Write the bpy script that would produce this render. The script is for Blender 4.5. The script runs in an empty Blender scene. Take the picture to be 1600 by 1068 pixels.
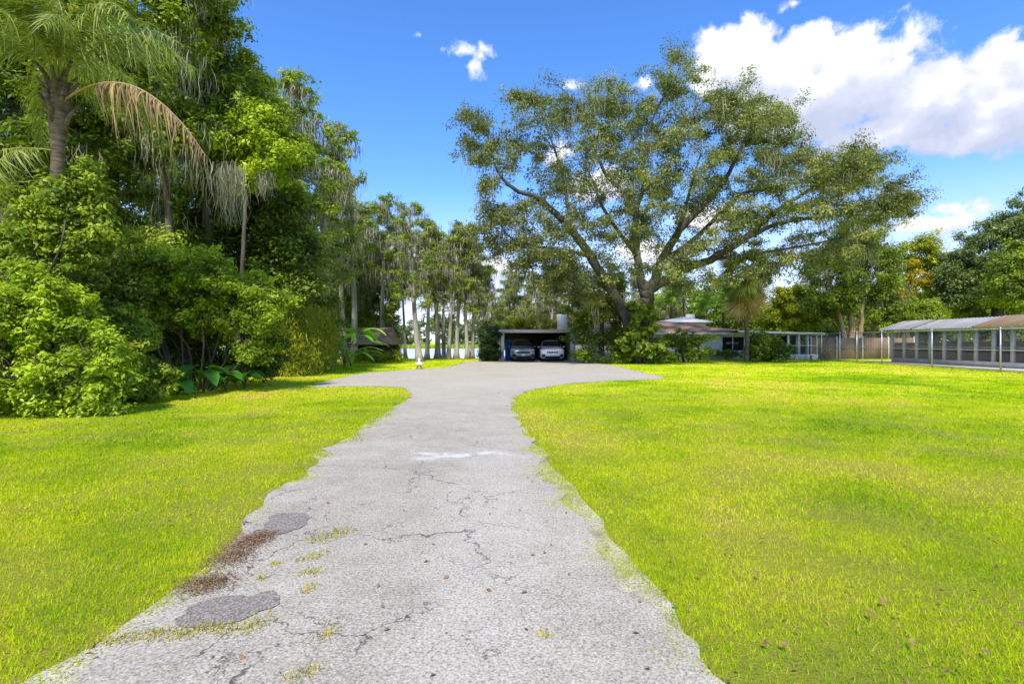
import bpy, bmesh, math, random
import numpy as np
from mathutils import Vector, Matrix

R = math.radians
sc = bpy.context.scene
# ------------------------------------------------------------------ camera
F_PX, HZ, EYE = 800.0, 534.0, 1.6          # photo pixels (1600 x 1068), eye height in metres
cam_d = bpy.data.cameras.new('camera'); cam_d.sensor_width = 36.0; cam_d.lens = 18.0
cam_d.clip_start = 0.05; cam_d.clip_end = 3000
cam = bpy.data.objects.new('camera', cam_d); sc.collection.objects.link(cam)
cam.location = (0, 0, EYE); cam.rotation_euler = (R(90), 0, 0)
sc.camera = cam
# ------------------------------------------------------------------ exposure, renderer
sc.view_settings.view_transform = 'Standard'; sc.view_settings.look = 'None'
sc.view_settings.gamma = 1.0; sc.view_settings.use_curve_mapping = False
sc.view_settings.exposure = 0.60
sc.render.engine = 'CYCLES'
sc.cycles.max_bounces = 10; sc.cycles.diffuse_bounces = 6; sc.cycles.glossy_bounces = 2
sc.cycles.transmission_bounces = 4; sc.cycles.transparent_max_bounces = 8
# ------------------------------------------------------------------ sun
SUN_DIR = Vector((-0.12, -0.78, 1.0)).normalized()
sun_d = bpy.data.lights.new('sun', 'SUN'); sun_d.energy = 3.9; sun_d.angle = R(3.0); sun_d.color = (1.0, 0.94, 0.82)
sun = bpy.data.objects.new('sun', sun_d); sc.collection.objects.link(sun)
sun.rotation_euler = SUN_DIR.to_track_quat('Z', 'Y').to_euler()
# ------------------------------------------------------------------ sky (world)
world = bpy.data.worlds.new('World'); sc.world = world; world.use_nodes = True

class NT:
    """small helper for node trees"""
    def __init__(s, tree): s.t = tree; s.n = tree.nodes; s.l = tree.links
    def new(s, kind, **kw):
        n = s.n.new(kind)
        for k, v in kw.items():
            if k == 'ins':
                for i, val in v.items(): s.put(n.inputs[i], val)
            else: setattr(n, k, v)
        return n
    def put(s, sock, val):
        if isinstance(val, bpy.types.NodeSocket): s.l.new(val, sock)
        elif hasattr(sock, 'default_value'):
            try: sock.default_value = val
            except Exception: sock.default_value = (*val, 1.0)
    def math(s, op, a, b=0.0, c=0.0, clamp=False):
        n = s.n.new('ShaderNodeMath'); n.operation = op; n.use_clamp = clamp
        s.put(n.inputs[0], a); s.put(n.inputs[1], b); s.put(n.inputs[2], c); return n.outputs[0]
    def vmath(s, op, a, b=(0, 0, 0), out=0):
        n = s.n.new('ShaderNodeVectorMath'); n.operation = op
        s.put(n.inputs[0], a); s.put(n.inputs[1], b); return n.outputs[out]
    def mix(s, fac, a, b, blend='MIX'):
        n = s.n.new('ShaderNodeMix'); n.data_type = 'RGBA'; n.blend_type = blend
        s.put(n.inputs[0], fac)
        for i, v in ((6, a), (7, b)):
            if isinstance(v, tuple) and len(v) == 3: v = (*v, 1.0)
            s.put(n.inputs[i], v)
        return n.outputs[2]
    def noise(s, vec, scale, detail=4.0, rough=0.55, dist=0.0, out=0, dim='3D'):
        n = s.n.new('ShaderNodeTexNoise'); n.noise_dimensions = dim
        if vec is not None: s.l.new(vec, n.inputs['Vector'])
        n.inputs['Scale'].default_value = scale; n.inputs['Detail'].default_value = detail
        n.inputs['Roughness'].default_value = rough; n.inputs['Distortion'].default_value = dist
        return n.outputs[out]
    def ramp(s, fac, stops, interp='LINEAR'):
        n = s.n.new('ShaderNodeValToRGB'); s.put(n.inputs[0], fac)
        r = n.color_ramp; r.interpolation = interp
        while len(r.elements) > 1: r.elements.remove(r.elements[-1])
        for i, (p, c) in enumerate(stops):
            e = r.elements[0] if i == 0 else r.elements.new(p)
            e.position = p; e.color = (*c, 1.0) if len(c) == 3 else c
        return n.outputs[0]
    def step(s, x, lo, hi):
        n = s.n.new('ShaderNodeMapRange'); n.interpolation_type = 'SMOOTHSTEP'
        s.put(n.inputs[0], x); n.inputs[1].default_value = lo; n.inputs[2].default_value = hi
        return n.outputs[0]

def azel(px, py):
    u, v = (px - 800) / F_PX, (HZ - py) / F_PX
    return math.atan(u), math.atan2(v, math.hypot(1, u))

CLOUDS = [  # where each cumulus head stands: azimuth and elevation come from these, then it is fixed in the sky
    (1290, 140, 210, 100), (1570, 155, 190, 90), (1150, 90, 80, 60), (1450, 150, 120, 80), (1620, 100, 90, 60), (1128, 72, 40, 36), (1165, 56, 40, 34), (1160, 100, 60, 40), (1262, 66, 50, 38), (1322, 84, 52, 44), (1215, 105, 80, 52),
    (1300, 130, 90, 56), (1375, 112, 44, 46), (1362, 150, 70, 50), (1455, 122, 52, 40), (1530, 96, 48, 38), (1570, 84, 44, 40),
    (1560, 130, 90, 50), (1640, 120, 90, 60), (1480, 160, 100, 46), (1250, 172, 100, 44), (1385, 206, 150, 34), (1530, 205, 160, 34),
    (1720, 170, 120, 60), (1112, 132, 42, 22), (1180, 180, 70, 30), (1010, 132, 34, 14), (900, 134, 20, 8),
    (728, 80, 34, 18), (738, 104, 20, 22), (655, 54, 12, 14), (1240, 6, 34, 14), (1490, 326, 42, 18), (1535, 322, 34, 16), (1480, 350, 60, 20),
    (1420, 350, 30, 14), (870, 240, 26, 30), (940, 290, 60, 34), (1100, 340, 60, 24),
    (1010, 400, 60, 30), (40, 55, 30, 18), (760, 420, 70, 26), (640, 400, 60, 22)]

def cloud_group():
    g = bpy.data.node_groups.new('cloud_field', 'ShaderNodeTree')
    g.interface.new_socket('P', in_out='INPUT', socket_type='NodeSocketVector')
    g.interface.new_socket('Fac', in_out='OUTPUT', socket_type='NodeSocketFloat')
    t = NT(g); i = t.new('NodeGroupInput'); o = t.new('NodeGroupOutput'); p = i.outputs[0]
    cur = None
    for (px, py, rx, ry) in CLOUDS:
        a, e = azel(px, py); a2, _ = azel(px + rx, py); _, e2 = azel(px, py - ry)
        d = t.vmath('SUBTRACT', p, (a, e, 0))
        d = t.vmath('MULTIPLY', d, (1 / max(a2 - a, .002), 1 / max(e2 - e, .002), 0))
        w = min(1.6, .30 + max(0, (rx * ry) ** .5 - 8) / 45)
        f = t.math('MULTIPLY', t.math('SUBTRACT', 1.0, t.vmath('LENGTH', d, out=1)), w)
        if cur is None: cur = f
        else:
            m = t.n.new('ShaderNodeMath'); m.operation = 'SMOOTH_MAX'
            t.put(m.inputs[0], cur); t.put(m.inputs[1], f); m.inputs[2].default_value = 0.25; cur = m.outputs[0]
    n1 = t.noise(p, 26.0, 7.0, 0.62, 0.3); n2 = t.noise(p, 9.0, 3.0, 0.5)
    n = t.math('ADD', t.math('MULTIPLY', t.math('SUBTRACT', n1, .5), 1.75), t.math('MULTIPLY', t.math('SUBTRACT', n2, .5), 1.2))
    t.put(o.inputs[0], t.math('ADD', t.math('MAXIMUM', cur, -1.2), n))
    return g

def build_world():
    t = NT(world.node_tree); t.n.clear()
    tc = t.new('ShaderNodeTexCoord').outputs['Generated']
    sky = t.new('ShaderNodeTexSky', sky_type='NISHITA', sun_disc=False)
    sky.sun_elevation = math.asin(SUN_DIR.z); sky.sun_rotation = math.atan2(SUN_DIR.x, SUN_DIR.y)
    sky.air_density = 1.0; sky.dust_density = 0.3; sky.ozone_density = 3.0
    hs = t.new('ShaderNodeHueSaturation', ins={'Hue': 0.497, 'Saturation': 1.24, 'Value': 1.82, 'Color': sky.outputs[0]})
    blue = t.mix(1.0, hs.outputs[0], (.88, .86, 1.06), 'MULTIPLY')
    xyz = t.new('ShaderNodeSeparateXYZ', ins={0: tc})
    az = t.math('ARCTAN2', xyz.outputs[0], xyz.outputs[1]); el = t.math('ARCSINE', xyz.outputs[2])
    p = t.new('ShaderNodeCombineXYZ', ins={0: az, 1: el}).outputs[0]
    g = cloud_group()
    f0 = t.new('ShaderNodeGroup', node_tree=g, ins={0: p}).outputs[0]
    f1 = t.new('ShaderNodeGroup', node_tree=g, ins={0: t.vmath('ADD', p, (-.012, .045, 0))}).outputs[0]
    dens = t.step(f0, -.04, .5)
    lit = t.math('ADD', t.math('MULTIPLY', t.math('SUBTRACT', f0, f1), 0.40), t.math('SUBTRACT', 0.74, t.math('MULTIPLY', t.step(el, .48, .36), .50)), clamp=True)
    col = t.ramp(lit, [(0.0, (3.9, 4.3, 5.6)), (.4, (5.0, 5.3, 6.6)), (.7, (7.0, 7.1, 7.6)), (1.0, (7.8, 7.8, 7.9))])
    col2 = t.vmath('MULTIPLY', col, (1, 1, 1))
    # pale moist air low down
    low = t.math('MULTIPLY', t.step(el, .30, .03), .72)
    base = t.mix(low, blue, (6.7, 6.75, 7.9))
    out = t.mix(dens, base, col2)
    bg = t.new('ShaderNodeBackground', ins={0: out, 1: 0.105})
    o = t.new('ShaderNodeOutputWorld'); t.l.new(bg.outputs[0], o.inputs[0])
build_world()

# ------------------------------------------------------------------ helpers
rng = np.random.default_rng(11)
def W(px, py, Y, dy=0.0):
    """a point at depth Y (metres from the camera) seen at photo pixel px, py"""
    return np.array(((px - 800) / F_PX * Y, Y + dy, EYE + (HZ - py) / F_PX * Y))
def G(px, py):
    Y = F_PX * EYE / (py - HZ); return ((px - 800) / F_PX * Y, Y)

def link(o, parent=None):
    sc.collection.objects.link(o)
    if parent is not None: o.parent = parent
    return o
def tag(o, label=None, cat=None, group=None, kind=None):
    if label: o['label'] = label
    if cat: o['category'] = cat
    if group: o['group'] = group
    if kind: o['kind'] = kind
    return o
def thing(name, label, cat, loc=(0, 0, 0), rz=0.0, group=None):
    o = bpy.data.objects.new(name, None); o.empty_display_size = .3
    o.location = loc; o.rotation_euler = (0, 0, rz); link(o); return tag(o, label, cat, group)
def copy_tree(o, parent=None):
    c = o.copy(); link(c)
    if parent is not None: c.parent = parent
    for ch in list(o.children): copy_tree(ch, c)
    return c

class Geo:
    """collects vertices and faces (tri / quad arrays) with one value per vertex"""
    def __init__(s): s.V = []; s.F = []; s.A = []; s.n = 0
    def add(s, V, F, a=0.5):
        V = np.asarray(V, float).reshape(-1, 3); F = np.asarray(F, int)
        s.V.append(V); s.F.append(F + s.n); s.n += len(V)
        s.A.append(np.full(len(V), a, float) if np.isscalar(a) else np.asarray(a, float)); return s
    def poly(s, pts, a=.5): return s.add(pts, np.arange(len(pts))[None, :], a)
    def box(s, x0, x1, y0, y1, z0, z1, a=.5):
        V = [(x, y, z) for z in (z0, z1) for y in (y0, y1) for x in (x0, x1)]
        F = [(0, 2, 3, 1), (4, 5, 7, 6), (0, 1, 5, 4), (2, 6, 7, 3), (0, 4, 6, 2), (1, 3, 7, 5)]
        return s.add(V, F, a)
    def tube(s, P, rad, sides=8, a=.5, cap=True):
        P = np.asarray(P, float); n = len(P); rad = np.broadcast_to(np.asarray(rad, float), (n,))
        T = np.gradient(P, axis=0); T /= np.linalg.norm(T, axis=1)[:, None] + 1e-9
        ref = np.array((0, 0, 1.)) if abs(T[0][2]) < .9 else np.array((1., 0, 0))
        u = np.cross(T[0], ref); u /= np.linalg.norm(u); ang = np.arange(sides) * 2 * math.pi / sides
        V = np.empty((n, sides, 3))
        for i in range(n):
            u = u - T[i] * np.dot(u, T[i]); u /= np.linalg.norm(u) + 1e-9; w = np.cross(T[i], u)
            V[i] = P[i] + rad[i] * (np.cos(ang)[:, None] * u + np.sin(ang)[:, None] * w)
        i, j = np.meshgrid(np.arange(n - 1), np.arange(sides), indexing='ij'); j2 = (j + 1) % sides
        F = np.stack([i * sides + j, i * sides + j2, (i + 1) * sides + j2, (i + 1) * sides + j], -1).reshape(-1, 4)
        n0 = s.n; s.add(V.reshape(-1, 3), F, a)
        if cap:
            s.F.append(np.array([[n0 + k for k in range(sides)][::-1]])); s.F.append(np.array([[n0 + (n - 1) * sides + k for k in range(sides)]]))
        return s
    def lathe(s, prof, sides=16, axis='z', c=(0, 0, 0), a=.5):
        ang = np.arange(sides) * 2 * math.pi / sides; V = []
        for r, h in prof:
            for t in ang:
                x, y = r * math.cos(t), r * math.sin(t)
                V.append((x, y, h) if axis == 'z' else (h, x, y))
        V = np.array(V) + np.array(c); n = len(prof)
        F = [(i * sides + j, i * sides + (j + 1) % sides, (i + 1) * sides + (j + 1) % sides, (i + 1) * sides + j) for i in range(n - 1) for j in range(sides)]
        return s.add(V, F, a)
    def build(s, name, mat, parent=None, smooth=False, loc=None):
        V = np.concatenate(s.V); A = np.concatenate(s.A)
        loops = np.concatenate([f.ravel() for f in s.F])
        tot = np.concatenate([np.full(len(f), f.shape[1]) for f in s.F])
        if loc is not None: V = V - np.array(loc)
        me = bpy.data.meshes.new(name)
        me.vertices.add(len(V)); me.vertices.foreach_set('co', V.ravel().astype(np.float32))
        me.loops.add(len(loops)); me.loops.foreach_set('vertex_index', loops.astype(np.int32))
        me.polygons.add(len(tot)); st = np.concatenate(([0], np.cumsum(tot)[:-1]))
        me.polygons.foreach_set('loop_start', st.astype(np.int32))
        at = me.attributes.new('v', 'FLOAT', 'POINT'); at.data.foreach_set('value', A.astype(np.float32))
        me.update(calc_edges=True)
        if smooth: me.polygons.foreach_set('use_smooth', np.ones(len(tot), bool))
        me.materials.append(mat)
        o = bpy.data.objects.new(name, me); link(o, parent)
        if loc is not None and parent is None: o.location = loc
        return o

def unit(v): return v / (np.linalg.norm(v, axis=-1, keepdims=True) + 1e-9)
def add_leaves(g, C, N, size, asp, a, fold=.18, droop=0.0, T=None):
    """folded, pointed leaves as one quad each"""
    n = len(C); size = np.broadcast_to(np.asarray(size, float), (n,))[:, None]
    N = unit(N)
    if T is None: T = rng.normal(size=(n, 3))
    T = unit(T - N * np.sum(T * N, 1, keepdims=True)); B = np.cross(N, T)
    V = np.empty((n, 4, 3))
    V[:, 0] = C - T * size * .5; V[:, 2] = C + T * size * .5 - np.array((0, 0, 1.)) * size * droop
    V[:, 1] = C + B * size * asp * .5 + N * size * fold * asp; V[:, 3] = C - B * size * asp * .5 + N * size * fold * asp
    g.add(V.reshape(-1, 3), np.arange(4 * n).reshape(n, 4), np.repeat(np.clip(a, 0, 1), 4))
def add_moss(g, A, length, width=.05, per=4, spread=.12, seg=4):
    per = per * 2; width = width * .42; spread = spread * 1.25
    """hanging strands: narrow tapering ribbons"""
    A = np.repeat(np.asarray(A, float), per, axis=0); n = len(A)
    L = np.repeat(np.asarray(length, float), per) * rng.uniform(.45, 1.0, n)
    A = A + rng.normal(size=(n, 3)) * np.array((spread, spread, .06))
    sway = rng.normal(size=(n, 2)) * .06; th = rng.uniform(0, math.pi, n); D = np.stack([np.cos(th), np.sin(th), np.zeros(n)], 1)
    V = np.empty((n, seg + 1, 2, 3))
    for k in range(seg + 1):
        t = k / seg; p = A.copy(); p[:, 2] -= L * t; p[:, :2] += sway * t * L[:, None] + rng.normal(size=(n, 2)) * .05 * (k > 0)
        w = width * (1 - t * .85) * (.6 + .8 * rng.random(n))[:, None] * (.55 if k == 0 else 1)
        V[:, k, 0] = p - D * w; V[:, k, 1] = p + D * w
        D = unit(D + rng.normal(size=D.shape) * np.array((.5, .5, 0)))
    F = []
    for k in range(seg): F.append(np.array((2 * k, 2 * k + 1, 2 * k + 3, 2 * k + 2)))
    F = (np.arange(n)[:, None, None] * (2 * (seg + 1)) + np.array(F)[None]).reshape(-1, 4)
    g.add(V.reshape(-1, 3), F, np.repeat(rng.random(n), 2 * (seg + 1)))

def curve(P, n=12):
    """Catmull-Rom through control points (any number of columns)"""
    P = np.asarray(P, float); Q = np.vstack([2 * P[0] - P[1], P, 2 * P[-1] - P[-2]]); out = []
    m = len(P) - 1
    for i in range(m):
        for t in np.linspace(0, 1, max(2, n // m + 1), endpoint=False):
            a, b, c, d = Q[i:i + 4]
            out.append(.5 * (2 * b + (c - a) * t + (2 * a - 5 * b + 4 * c - d) * t * t + (3 * b - a - 3 * c + d) * t ** 3))
    out.append(P[-1]); return np.array(out)

# ------------------------------------------------------------------ materials
MATS = {}
def new_mat(name):
    m = bpy.data.materials.new(name); m.use_nodes = True; t = NT(m.node_tree); t.n.clear()
    o = t.new('ShaderNodeOutputMaterial'); MATS[name] = m; return m, t, o
def principled(t, o, col, rough=.7, spec=.3, metal=0.0, bump=None, bstr=.3, bdist=.02, **kw):
    b = t.new('ShaderNodeBsdfPrincipled')
    if isinstance(col, tuple): col = (*col, 1.0) if len(col) == 3 else col
    t.put(b.inputs['Base Color'], col); t.put(b.inputs['Roughness'], rough); b.inputs['Specular IOR Level'].default_value = spec
    b.inputs['Metallic'].default_value = metal
    for k, v in kw.items(): t.put(b.inputs[k], v)
    if bump is not None:
        bn = t.new('ShaderNodeBump', ins={'Height': bump, 'Strength': bstr, 'Distance': bdist}); t.l.new(bn.outputs[0], b.inputs['Normal'])
    if o is not None: t.l.new(b.outputs[0], o.inputs[0])
    return b
def objco(t): return t.new('ShaderNodeTexCoord').outputs['Object']
def worldco(t): return t.new('ShaderNodeNewGeometry').outputs['Position']
def leaf_mat(name, c0, c1, c2=None, transl=.35, rough=.45, spec=.25):
    m, t, o = new_mat(name)
    v = t.new('ShaderNodeAttribute', attribute_name='v').outputs['Fac']
    n = t.noise(worldco(t), 1.1, 2.0)
    f = t.math('ADD', v, t.math('MULTIPLY', t.math('SUBTRACT', n, .5), .5), clamp=True)
    gain = (1.75, 1.6, 1.3)
    c2 = c2 or tuple(x * 1.35 for x in c1)
    stops = [(q, tuple(min(.8, x * k) for x, k in zip(c, gain))) for q, c in ((0.0, c0), (.55, c1), (1.0, c2))]
    col = t.ramp(f, stops)
    b = principled(t, None, col, rough, spec)
    tr = t.new('ShaderNodeBsdfTranslucent', ins={0: t.mix(1.0, col, (1.15, 1.2, .55), 'MULTIPLY')})
    mx = t.new('ShaderNodeMixShader', ins={0: transl}); t.l.new(b.outputs[0], mx.inputs[1]); t.l.new(tr.outputs[0], mx.inputs[2]); t.l.new(mx.outputs[0], o.inputs[0])
    return m
def noisy(name, c0, c1, scale=3.0, rough=.8, spec=.2, bscale=30., bstr=.25, stretch=(1, 1, 1), detail=5., metal=0.0):
    m, t, o = new_mat(name)
    mp = t.new('ShaderNodeMapping', ins={'Vector': worldco(t)}); mp.inputs['Scale'].default_value = stretch
    n = t.noise(mp.outputs[0], scale, detail, .6); col = t.ramp(n, [(.28, c0), (.72, c1)])
    principled(t, o, col, rough, spec, metal, bump=t.noise(mp.outputs[0], bscale, 4.), bstr=bstr); return m

M_oakbark = noisy('oak_bark', (.03, .026, .021), (.135, .122, .105), 3.2, .95, .08, 9, 1.0, (1, 1, .35))
M_palebark = noisy('cypress_bark', (.20, .175, .15), (.50, .45, .40), 3.0, .9, .15, 18, .5, (1.4, 1.4, .22))
M_brownbark = noisy('brown_bark', (.045, .036, .027), (.16, .13, .10), 3.0, .9, .15, 16, .5, (1.3, 1.3, .3))
M_palmbark = noisy('palm_bark', (.05, .036, .024), (.20, .16, .12), 5.0, .9, .1, 10, .6, (.6, .6, 3.0))
M_tanbark = noisy('tan_bark', (.22, .13, .075), (.46, .34, .23), 3.0, .85, .15, 16, .4, (1.3, 1.3, .3))
M_oakleaf = leaf_mat('oak_leaf', (.036, .050, .022), (.122, .152, .055), (.24, .27, .11), .36)
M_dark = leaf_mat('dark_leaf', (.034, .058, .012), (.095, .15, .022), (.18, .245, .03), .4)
M_mid = leaf_mat('mid_leaf', (.042, .074, .012), (.135, .205, .022), (.25, .32, .032), .4)
M_bright = leaf_mat('bright_leaf', (.06, .10, .012), (.20, .30, .020), (.33, .42, .035), .42)
M_yellowgreen = leaf_mat('yellow_green_leaf', (.07, .10, .010), (.25, .30, .014), (.38, .41, .03), .42)
M_bamboo = leaf_mat('bamboo_leaf', (.05, .085, .010), (.18, .225, .018), (.32, .31, .025), .42)
M_gold = leaf_mat('golden_leaf', (.12, .13, .01), (.33, .27, .012), (.40, .24, .02), .35)
M_orange = leaf_mat('orange_leaf', (.12, .07, .015), (.28, .15, .03), (.32, .22, .03), .35)
M_cypress = leaf_mat('cypress_leaf', (.05, .085, .015), (.16, .235, .035), (.28, .34, .05), .4)
M_grey = leaf_mat('grey_green_leaf', (.03, .055, .016), (.105, .155, .055), (.22, .27, .11), .3)
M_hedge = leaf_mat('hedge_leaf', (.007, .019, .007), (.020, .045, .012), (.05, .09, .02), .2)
M_moss = leaf_mat('spanish_moss', (.085, .09, .075), (.19, .195, .17), (.31, .31, .28), .3, .9, .05)
M_palm = leaf_mat('palm_frond', (.04, .07, .012), (.14, .19, .035), (.27, .30, .08), .35, .4, .35)
M_paleplam = leaf_mat('pale_palm_frond', (.09, .14, .06), (.24, .32, .14), (.42, .48, .28), .4, .4, .35)
M_dead = leaf_mat('dead_frond', (.09, .065, .04), (.23, .165, .11), (.34, .28, .20), .3, .8, .1)
M_banana = leaf_mat('banana_leaf', (.06, .16, .018), (.16, .36, .03), (.28, .46, .05), .4, .35, .4)
M_ear = leaf_mat('elephant_ear_leaf', (.03, .10, .02), (.07, .22, .03), (.13, .32, .05), .35, .35, .4)
M_stem = noisy('green_stem', (.05, .07, .02), (.16, .17, .06), 5.0)
M_far = leaf_mat('far_leaf', (.05, .085, .05), (.11, .16, .09), (.18, .23, .12), .2, .8, .1)

# ---- lawn, driveway, water
def lawn_colour(t, p):
    big = t.noise(p, .16, 3., .55); mid = t.noise(p, .7, 4., .6); fine = t.noise(p, 9., 4., .7)
    f = t.math('ADD', t.math('MULTIPLY', big, .45), t.math('ADD', t.math('MULTIPLY', mid, .35), t.math('MULTIPLY', fine, .2)))
    col = t.ramp(f, [(.39, (.22, .41, .006)), (.46, (.42, .58, .007)), (.52, (.61, .70, .012)), (.60, (.76, .66, .09))])
    return col, fine
def mat_lawn():
    m, t, o = new_mat('lawn'); p = worldco(t)
    col, fine = lawn_colour(t, p)
    spots = t.step(t.noise(p, .55, 6., .68), .56, .68)
    col = t.mix(t.math('MULTIPLY', spots, .65), col, (.40, .29, .14))
    near = t.step(t.vmath('LENGTH', p, out=1), 26., 7.)                      # thatch shows between the blades where the sward is modelled
    thatch = t.mix(t.noise(p, 30., 4., .7), (.12, .095, .03), (.44, .40, .07))
    col = t.mix(t.math('MULTIPLY', near, .75), col, thatch)
    principled(t, o, col, .9, .05, bump=t.noise(p, 26., 5., .75), bstr=.9, bdist=.06); return m
M_lawn = mat_lawn()
def mat_grass():
    m, t, o = new_mat('grass_blade'); p = worldco(t); v = t.new('ShaderNodeAttribute', attribute_name='v').outputs['Fac']
    col, _ = lawn_colour(t, p)
    dry = t.step(t.noise(p, .75, 7., .72), .53, .66)
    col = t.mix(t.math('MULTIPLY', dry, .7), col, (.62, .50, .12))
    lo = t.mix(1.0, col, (.72, .82, .9), 'MULTIPLY'); hi = t.mix(1.0, col, (1.2, 1.14, 1.6), 'MULTIPLY')
    col = t.mix(v, lo, hi)
    straw = t.math('GREATER_THAN', v, .90); col = t.mix(t.math('MULTIPLY', straw, .8), col, (.68, .54, .07))
    b = principled(t, None, col, .8, .0); tr = t.new('ShaderNodeBsdfTranslucent', ins={0: t.mix(1.0, col, (1.15, 1.1, .6), 'MULTIPLY')})
    mx = t.new('ShaderNodeMixShader', ins={0: .48}); t.l.new(b.outputs[0], mx.inputs[1]); t.l.new(tr.outputs[0], mx.inputs[2]); t.l.new(mx.outputs[0], o.inputs[0]); return m
M_grass = mat_grass()
def mat_drive():
    m, t, o = new_mat('weathered_asphalt'); p = worldco(t)
    big = t.noise(p, .35, 4., .6); mid = t.noise(p, 2.2, 5., .65); agg = t.noise(p, 64., 5., .78); agg2 = t.noise(p, 20., 3., .6)
    col = t.ramp(t.math('ADD', t.math('MULTIPLY', big, .55), t.math('MULTIPLY', mid, .45)), [(.33, (.30, .262, .192)), (.5, (.40, .350, .262)), (.66, (.50, .441, .335))])
    # worn pale wheel tracks down the middle
    sx = t.new('ShaderNodeSeparateXYZ', ins={0: p})
    wob = t.math('ADD', sx.outputs[0], t.math('MULTIPLY', t.math('SUBTRACT', t.noise(p, .5, 3.), .5), 1.2))
    track = t.math('MULTIPLY', t.step(t.math('ABSOLUTE', t.math('ADD', wob, .22)), .62, .12), t.step(sx.outputs[1], 11., 6.))
    col = t.mix(t.math('MULTIPLY', track, .38), col, (.54, .48, .385))
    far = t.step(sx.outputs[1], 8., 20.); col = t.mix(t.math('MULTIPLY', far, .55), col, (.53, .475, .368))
    pit = t.step(agg, .60, .44); col = t.mix(t.math('MULTIPLY', t.step(agg, .52, .37), .62), col, (.06, .058, .06))
    col = t.mix(t.math('MULTIPLY', t.step(agg, .51, .66), .6), col, (.66, .65, .64))
    col = t.mix(t.math('MULTIPLY', t.step(agg2, .56, .68), .14), col, (.12, .115, .12))
    # cracks: two nets, each broken up by noise
    wp = t.vmath('ADD', p, t.vmath('MULTIPLY', t.vmath('SUBTRACT', t.noise(p, 2.6, 5., .65, out=1), (.5, .5, .5)), (.55, .55, 0)))
    cr = None
    for scl, wd, lo, hi in ((.9, .0065, .44, .54), (2.6, .010, .52, .60)):
        vo = t.new('ShaderNodeTexVoronoi', feature='DISTANCE_TO_EDGE', ins={'Vector': wp, 'Scale': scl})
        c = t.math('MULTIPLY', t.step(vo.outputs['Distance'], wd, wd * .25), t.step(t.noise(p, .9 if scl < 1 else 1.3, 3.), lo, hi))
        cr = c if cr is None else t.math('MAXIMUM', cr, c)
    left = t.step(sx.outputs[0], .6, -.5); cr = t.math('MULTIPLY', cr, t.math('ADD', .12, t.math('MULTIPLY', left, .88)))
    near = t.step(sx.outputs[1], 16., 7.); cr = t.math('MULTIPLY', cr, near)
    col = t.mix(t.math('MULTIPLY', cr, .75), col, (.04, .037, .035))
    # a cross joint bleached white
    j = t.math('ABSOLUTE', t.math('SUBTRACT', t.math('ADD', sx.outputs[1], t.math('MULTIPLY', t.noise(p, 1.2, 4.), 1.1)), 7.75))
    jm = t.math('MULTIPLY', t.math('MULTIPLY', t.step(j, .22, .02), t.step(t.math('ABSOLUTE', t.math('ADD', sx.outputs[0], .75)), 1.0, .3)), t.step(mid, .40, .55))
    col = t.mix(t.math('MULTIPLY', jm, .55), col, (.70, .68, .66))
    h = t.math('SUBTRACT', t.math('MULTIPLY', agg, .6), t.math('MULTIPLY', cr, 1.0))
    principled(t, o, col, .85, .2, bump=h, bstr=.55, bdist=.012); return m
M_drive = mat_drive()
M_patch = None
def mat_patch():
    m, t, o = new_mat('asphalt_patch'); p = worldco(t); agg = t.noise(p, 80., 3., .7)
    col = t.ramp(agg, [(.34, (.075, .064, .052)), (.48, (.205, .180, .150)), (.64, (.42, .375, .32))])
    col = t.mix(t.math('MULTIPLY', t.noise(p, 2.5, 4.), .45), col, (.20, .165, .13))
    principled(t, o, col, .9, .15, bump=agg, bstr=.5, bdist=.012); return m
M_patch = mat_patch()
M_litter = noisy('leaf_litter', (.13, .075, .04), (.34, .215, .12), 14., .95, .05, 50, .8)
def mat_verge():
    m, t, o = new_mat('sand_verge'); p = worldco(t)
    col = t.ramp(t.noise(p, 3., 5., .65), [(.3, (.24, .20, .11)), (.5, (.42, .37, .26)), (.7, (.60, .55, .44))])
    col = t.mix(t.step(t.noise(p, 60., 3., .7), .5, .36), col, (.16, .13, .07))
    principled(t, o, col, .95, .1, bump=t.noise(p, 60., 3.), bstr=.5); return m
M_verge = mat_verge()
def mat_water():
    m, t, o = new_mat('lake_water'); p = worldco(t)
    mp = t.new('ShaderNodeMapping', ins={'Vector': p}); mp.inputs['Scale'].default_value = (.5, 1.3, 1)
    principled(t, o, (.62, .63, .65), .36, .8, bump=t.noise(mp.outputs[0], 2.0, 4.), bstr=.9, bdist=.25, IOR=1.33); return m  # pale base colour stands in for bright sky glare on the water
M_water = mat_water()

# ------------------------------------------------------------------ ground, lake, driveway
def ground_z(x, y):
    shore = 52.0 + np.clip(np.abs(x + 12) - 16, 0, None) * .9
    near = np.clip((y - shore + 2.5) / 6.0, 0, 1); far = np.clip((y - 172) / 10, 0, 1)
    und = .03 * np.sin(x * .35 + 1.) * np.sin(y * .27) * np.clip((np.abs(x) - 5) / 8, 0, 1)
    return und - 2.0 * (near * near * (3 - 2 * near)) * (1 - far) + far * .3
def grid(xs, ys, zf):
    X, Y = np.meshgrid(xs, ys); V = np.stack([X, Y, zf(X, Y)], -1).reshape(-1, 3); nx = len(xs)
    i, j = np.meshgrid(np.arange(len(ys) - 1), np.arange(nx - 1), indexing='ij'); a = i * nx + j
    return V, np.stack([a, a + 1, a + nx + 1, a + nx], -1).reshape(-1, 4)
g = Geo()
xs = np.concatenate([[-1500, -600, -300, -180, -120, -90], np.arange(-70, 90, 2.0), [95, 120, 180, 300, 600, 1500]])
ys = np.concatenate([[-200, -60, -30], np.arange(-12, 80, 1.5), [85, 95, 110, 130, 150, 165, 172, 177, 182, 200, 260, 400, 800, 2000]])
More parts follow.
